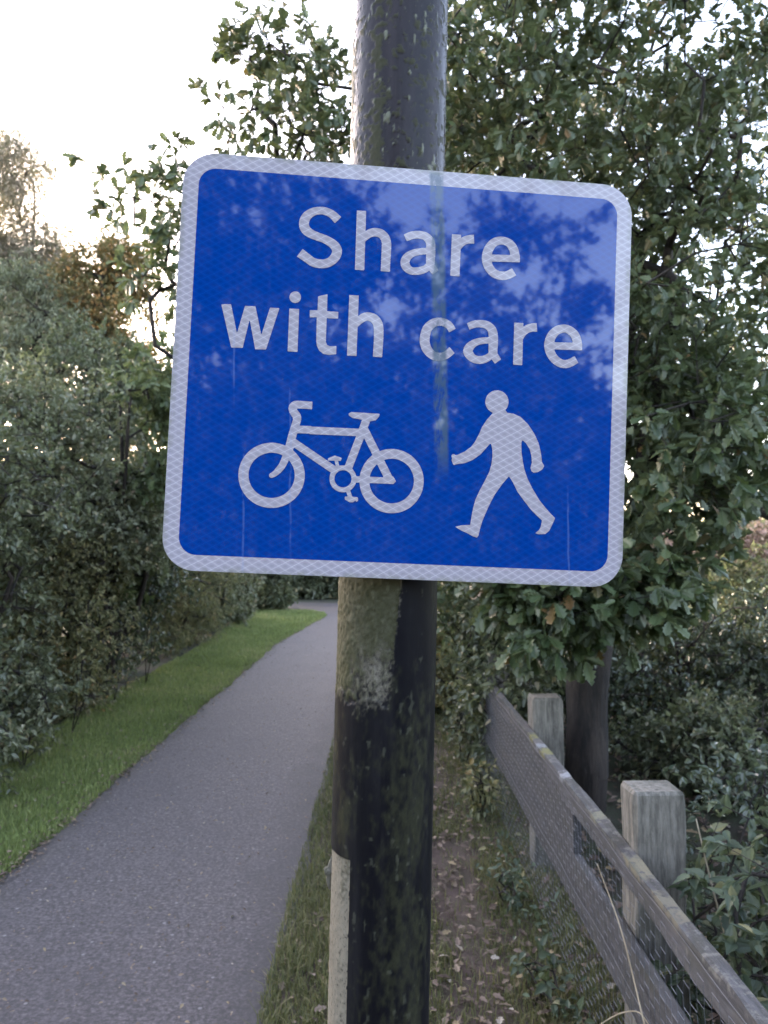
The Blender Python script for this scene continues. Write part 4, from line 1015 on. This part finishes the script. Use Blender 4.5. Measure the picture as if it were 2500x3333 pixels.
# small weathered bolt on the left side
M['stone'] = bark_mat('crusted_bolt', (0.05, 0.05, 0.03), (0.24, 0.22, 0.19))
mb = MB(); d = R(-97); px, py = math.sin(d), -math.cos(d)
mb.tube([(px * .066, py * .066, 1.150), (px * .076, py * .076, 1.152), (px * .079, py * .079, 1.156)], [.006, .0065, .003], 8)
mb.tube([(px * .0705, py * .0705, 1.128), (px * .072, py * .072, 1.14), (px * .0715, py * .0715, 1.160), (px * .0695, py * .0695, 1.172)], [.003, .0055, .004, .0015], 8)
mb.build('bolt', M['stone'], post, smooth=True)
for zc in (0.17, -0.17):
    # band round the post, part of the sign's fixing
    zz = 1.836 + zc
    xc = -0.031 + zz * 0.0233
    th = np.linspace(-2.75, 2.75, 40)
    pts = np.column_stack([np.sin(th) * .0725 + xc, 1.07 + np.cos(th) * .0725, np.full(40, zz)])
    pts = np.concatenate([[[xc - .03, .985, zz]], pts, [[xc + .03, .985, zz]]]) if False else pts
    mb = MB()
    k = len(pts)
    inn = np.column_stack([np.sin(th) * .0712 + xc, 1.07 + np.cos(th) * .0712])
    out = np.column_stack([np.sin(th) * .0735 + xc, 1.07 + np.cos(th) * .0735])
    v = np.concatenate([np.column_stack([c, np.full(k, h)]) for h in (zz - .009, zz + .009) for c in (inn, out)])
    a = np.arange(k - 1)
    qd = lambda s, t: np.stack([s * k + a, s * k + a + 1, t * k + a + 1, t * k + a], -1)
    mb.add(v, [np.concatenate([qd(0, 1), qd(3, 2), qd(1, 3), qd(2, 0)])])
    Mi = np.array(sign.matrix_world.inverted())
    mb.v = [np.column_stack([w_, np.ones(len(w_))]) @ Mi.T[:, :3] for w_ in mb.v]
    mb.build('clip_band', M['alu'], sign)

# ------------------------------------------------------------------ the fence
def wood_mat(name, c0, c1, axis, lichen=()):
    m, nt, b = new_mat(name); n = N(nt); o = n.obj()
    sc = [1, 1, 1]; sc[axis] = 0.06 if axis == 1 else 0.13
    gr = n.noise(70, 6, .7, n.mapping(o, sc))
    st = n.noise(6, 5, .65, o)
    c = n.mix(n.step(gr, .3, .7), c0, c1)
    c = n.mix(n.math('MULTIPLY', n.step(st, .45, .7), .55), c, (0.035, 0.035, 0.024))
    sc2 = [9, 9, 9]; sc2[axis] = 0.7
    c = n.mix(n.math('MULTIPLY', n.step(n.noise(3, 5, .7, n.mapping(o, sc2)), .52, .66), .7), c, (0.045, 0.042, 0.034))
    c = n.mix(n.math('MULTIPLY', n.step(n.noise(34, 5, .75, o), .60, .72), .6), c, (0.20, 0.19, 0.155))
    if lichen:
        s = n.sep(o)
        f = n.math('MULTIPLY', n.step(s[2], .680, .694), n.step(n.noise(22, 6, .75, o), .50, .60))
        c = n.mix(n.math('MULTIPLY', f, .85), c, n.mix(n.noise(60, 3, .6, o), (.05, .048, .036), (.20, .19, .175)))
        for y0, half, col in [(y - 1.0, h, tuple(t * .45 for t in c_)) for y, h, c_ in lichen]:
            f = n.math('MULTIPLY', n.step(n.math('ABSOLUTE', n.math('SUBTRACT', n.math('ADD', s[1], n.math('MULTIPLY', n.math('SUBTRACT', n.noise(26, 3, .7, o), .5), .22)), y0)), half, half * .4), n.step(s[2], .672, .69))
            f = n.math('MULTIPLY', f, n.step(n.noise(30, 4, .7, o), .36, .5))
            c = n.mix(f, c, col)
    nt.links.new(c, b.inputs['Base Color'])
    b.inputs['Roughness'].default_value = .9
    nt.links.new(n.bump(n.math('ADD', gr, n.math('MULTIPLY', n.noise(40, 5, .7, o), .7)), .7, .008), b.inputs['Normal'])
    return m
M['rail'] = wood_mat('weathered_rail', (0.027, 0.0255, 0.0265), (0.088, 0.084, 0.088), 1,
                     [(3.70, .07, (.30, .29, .10)), (3.53, .04, (.42, .44, .47)), (3.42, .06, (.31, .30, .11)), (3.07, .05, (.5, .5, .52)), (2.2, .10, (.30, .27, .18)), (1.95, .12, (.27, .24, .17)), (2.6, .06, (.30, .29, .2))])
M['board'] = wood_mat('weathered_board', (0.024, 0.023, 0.024), (0.072, 0.068, 0.071), 1)
M['fpost'] = wood_mat('weathered_fence_post', (0.085, 0.076, 0.062), (0.22, 0.20, 0.168), 2)
FX = 0.71
fence = empty('timber_fence', (FX, 1.0, 0))
tag(fence, 'low weathered timber fence with wire netting, running along the right of the path', 'fence')
O = np.array([FX, 1.0, 0])
def fpart(mb, name, mat, smooth=False):
    mb.v = [v - O for v in mb.v]
    # keep grain and lichen in world units along the fence
    o = mb.build(name, mat, fence, smooth)
    return o
def beam(x0, x1, y0, y1, z0, z1, rough=.004, seed=1, step=.06):
    """sawn timber along y with slightly uneven, rounded edges"""
    y = np.arange(y0, y1 + step, step); n = len(y)
    b = .0035
    sec = np.array([(x0, z0 + b), (x0, z1 - b), (x0 + b, z1), (x1 - b, z1), (x1, z1 - b), (x1, z0 + b), (x1 - b, z0), (x0 + b, z0)])
    k = len(sec)
    v = np.zeros((n, k, 3)); v[:, :, 1] = y[:, None]
    for s in range(k):
        v[:, s, 0] = sec[s, 0] + (fbm(y * 4, s * 7.3, seed, seed, 3) - .5) * rough * 2
        v[:, s, 2] = sec[s, 1] + (fbm(y * 4, s * 3.1 + 50, seed, seed + 4, 3) - .5) * rough * 2
    i = np.arange(n - 1)[:, None] * k; j = np.arange(k)[None]; j2 = (j + 1) % k
    q = np.stack([i + j, i + j2, i + k + j2, i + k + j], -1).reshape(-1, 4)
    return MB().add(v.reshape(-1, 3), [q, [np.arange(k)[::-1]], [np.arange(k) + (n - 1) * k]])
def fpost(y, h, w=.155, d=.14, seed=0):
    x0 = FX + .042; zz = np.array([-.1, .1, .3, .42, .5, .58, .66, .72, h - .10, h - .035, h - .010, h]); b = .008
    mbp = MB(); rows = []
    for q, z_ in enumerate(zz):
        ins = 0 if q < 10 else (.002 if q == 10 else .010)
        sec = [(x0 + ins, y + b), (x0 + b, y + ins), (x0 + w - b, y + ins), (x0 + w - ins, y + b), (x0 + w - ins, y + d - b), (x0 + w - b, y + d - ins), (x0 + b, y + d - ins), (x0 + ins, y + d - b)]
        rows.append([(a + (fbm(z_ * 5, s * 3.0, y, seed, 3) - .5) * .020, c + (fbm(z_ * 5, s * 5.0 + 9, y, seed, 3) - .5) * .020, z_ + (fbm(s * 1.7, y, 0, seed, 2) - .5) * .016 * (q > 8)) for s, (a, c) in enumerate(sec)])
    v = np.array(rows).reshape(-1, 3); k = 8; n = len(zz)
    i = np.arange(n - 1)[:, None] * k; j = np.arange(k)[None]; j2 = (j + 1) % k
    return mbp.add(v, [np.stack([i + j, i + j2, i + k + j2, i + k + j], -1).reshape(-1, 4), [np.arange(k) + (n - 1) * k], [np.arange(k)[::-1]]])
rl = beam(FX, FX + .04, .75, 8.7, .622, .705, .009, 3, .02)
M_off = None
fpart(rl, 'top_rail', M['rail'])
fpart(beam(FX + .004, FX + .036, .75, 8.7, .27, .46, .004, 5), 'middle_rail', M['board'])
fpart(beam(FX + .004, FX + .036, 2.90, 8.7, .466, .615, .004, 6), 'upper_board', M['board'])
for q, y in enumerate((.74, 2.30, 3.84, 5.42, 6.98, 8.5)):
    fpart(fpost(y, .868 + .01 * math.sin(q * 2.3), seed=q), 'post', M['fpost'])
# hexagonal netting
mb = MB(); P_, a_ = .078, .036
rng = np.random.default_rng(77)
S0, S1 = .80, 7.2
ns, nz = int((S1 - S0) / P_), int(.66 / .03)
def wp(s, z_):
    return np.array([FX - .006 - .012 * max(0, .4 - z_) - .006 * math.sin(s * 5 + z_ * 9) ** 2, s, z_])
V_, E_ = [], []
def wire(p, q, r):
    t = q - p; t = t / np.linalg.norm(t); s = np.cross(t, [1, 0, 0]); u = np.cross(t, s); b = sum(len(v) for v in V_)
    vv = [c + r * (math.cos(w_) * s + math.sin(w_) * u) for c in (p, q) for w_ in (0, 2.094, 4.189)]
    V_.append(np.array(vv)); E_.extend([(b, b + 1, b + 4, b + 3), (b + 1, b + 2, b + 5, b + 4), (b + 2, b, b + 3, b + 5)])
nb = 0
for i in range(ns):
    for j in range(nz):
        s = S0 + i * P_ + (j % 2) * P_ / 2; z_ = .03 + j * .03 + rng.normal() * .0015
        A, B = wp(s, z_), wp(s + a_, z_)
        V_.clear() if False else None
        wire(A, B, .0010)
        if j + 1 < nz:
            s2 = s + P_ / 2 if True else 0
            wire(B, wp(s + P_ / 2, z_ + .03), .0005)
            wire(A, wp(s + a_ - P_ / 2, z_ + .03), .0005)
mb.add(np.concatenate(V_), [np.array(E_)])
for zt in (.69, .36, .03):
    mb.tube([wp(s, zt) for s in np.arange(S0, S1, .1)], .0011, 3)
fpart(mb, 'wire_netting', M['galv'])

# dry stalks caught in and behind the netting, weeds at the foot
def stalk(label, pts, r):
    p = _spline(np.array(pts), False, 6)
    root = p[0].copy()
    mbs = MB().tube(p - root, np.linspace(r, r * .5, len(p)), 5)
    o = mbs.build('dry_stalk', M['straw'], None, True, tuple(root))
    tag(o, label, 'stalk', 'dry stalks along the fence')
stalk('bent pale dry stalk lying against the netting', [(.66, 1.55, .02), (.675, 1.8, .22), (.68, 2.02, .36), (.69, 2.25, .50), (.67, 2.42, .62)], .0035)
stalk('thin dry stalk crossing the bent one low on the netting', [(.62, 2.5, .02), (.665, 2.3, .22), (.68, 2.1, .36), (.685, 2.0, .38)], .0025)
stalk('long pale stalk leaning beside the near fence post', [(1.03, 2.15, .02), (1.0, 2.22, .4), (.965, 2.27, .62), (.935, 2.3, .80)], .0045)
def weed(label, x, y, seed, n, L, h, kind, mat):
    bush(label, seed, (x, y, 0), [((x, y, h), (.10, .14, h * .9), n)], kind, L, M[mat], name='weed', cat='weed', group='weeds at the foot of the fence', stems=3, m=2, k=4, tl=.06, r_root=.003, spread_r=.06)
weed('fresh green weed at the foot of the netting, nearest the viewer', .56, 2.75, 601, 9, .042, .05, 'nettle', 'nettle')
weed('green weed at the foot of the fence below the near post', .57, 3.5, 602, 12, .036, .06, 'nettle', 'nettle')
weed('weed with yellowing leaves beside the fence', .58, 4.6, 603, 34, .05, .22, 'ovate', 'hedge_yellow')
weed('taller leafy weed further along the fence', .60, 5.7, 604, 36, .05, .26, 'ovate', 'hedge_grey')
weed('low leafy weed hugging the bottom of the netting near the corner', .60, 1.95, 605, 14, .05, .08, 'nettle', 'green')
weed('thin leafy weed growing up through the near netting', .64, 1.55, 606, 16, .045, .16, 'ovate', 'green')

# ground cover of small weeds tangled along the foot of the netting
rng = np.random.default_rng(650); nW = 1500
yy = 1.25 * (6.5 ** rng.uniform(0, 1, nW)); cl = fbm(yy * 2.3, 1.5, 0, 12, 3)
kp = rng.uniform(size=nW) < np.clip((cl - .33) * 4, .06, 1); yy = yy[kp]; cl = cl[kp]
hz = rng.beta(1.1, 2.6, len(yy)) * np.clip((cl - .3) * .9, .04, .4)
Pw = np.column_stack([.64 + rng.normal(size=len(yy)) * .06 - .05 * (cl > .55), yy, .012 + hz])
mb = MB()
put_leaves(mb, 'ovate', Pw, rvec(rng, len(yy)) + [-.3, -.2, .1], rvec(rng, len(yy)) * .7 + [0, 0, 1], .034 * rng.uniform(.5, 1.4, len(yy)), np.clip(rng.beta(1.6, 2, len(yy)) + (rng.uniform(size=len(yy)) < .04) * .6, 0, 1))
tag(mb.build('fence_weeds', M['nettle']), 'tangle of small weeds along the foot of the fence', 'weeds', kind='stuff')
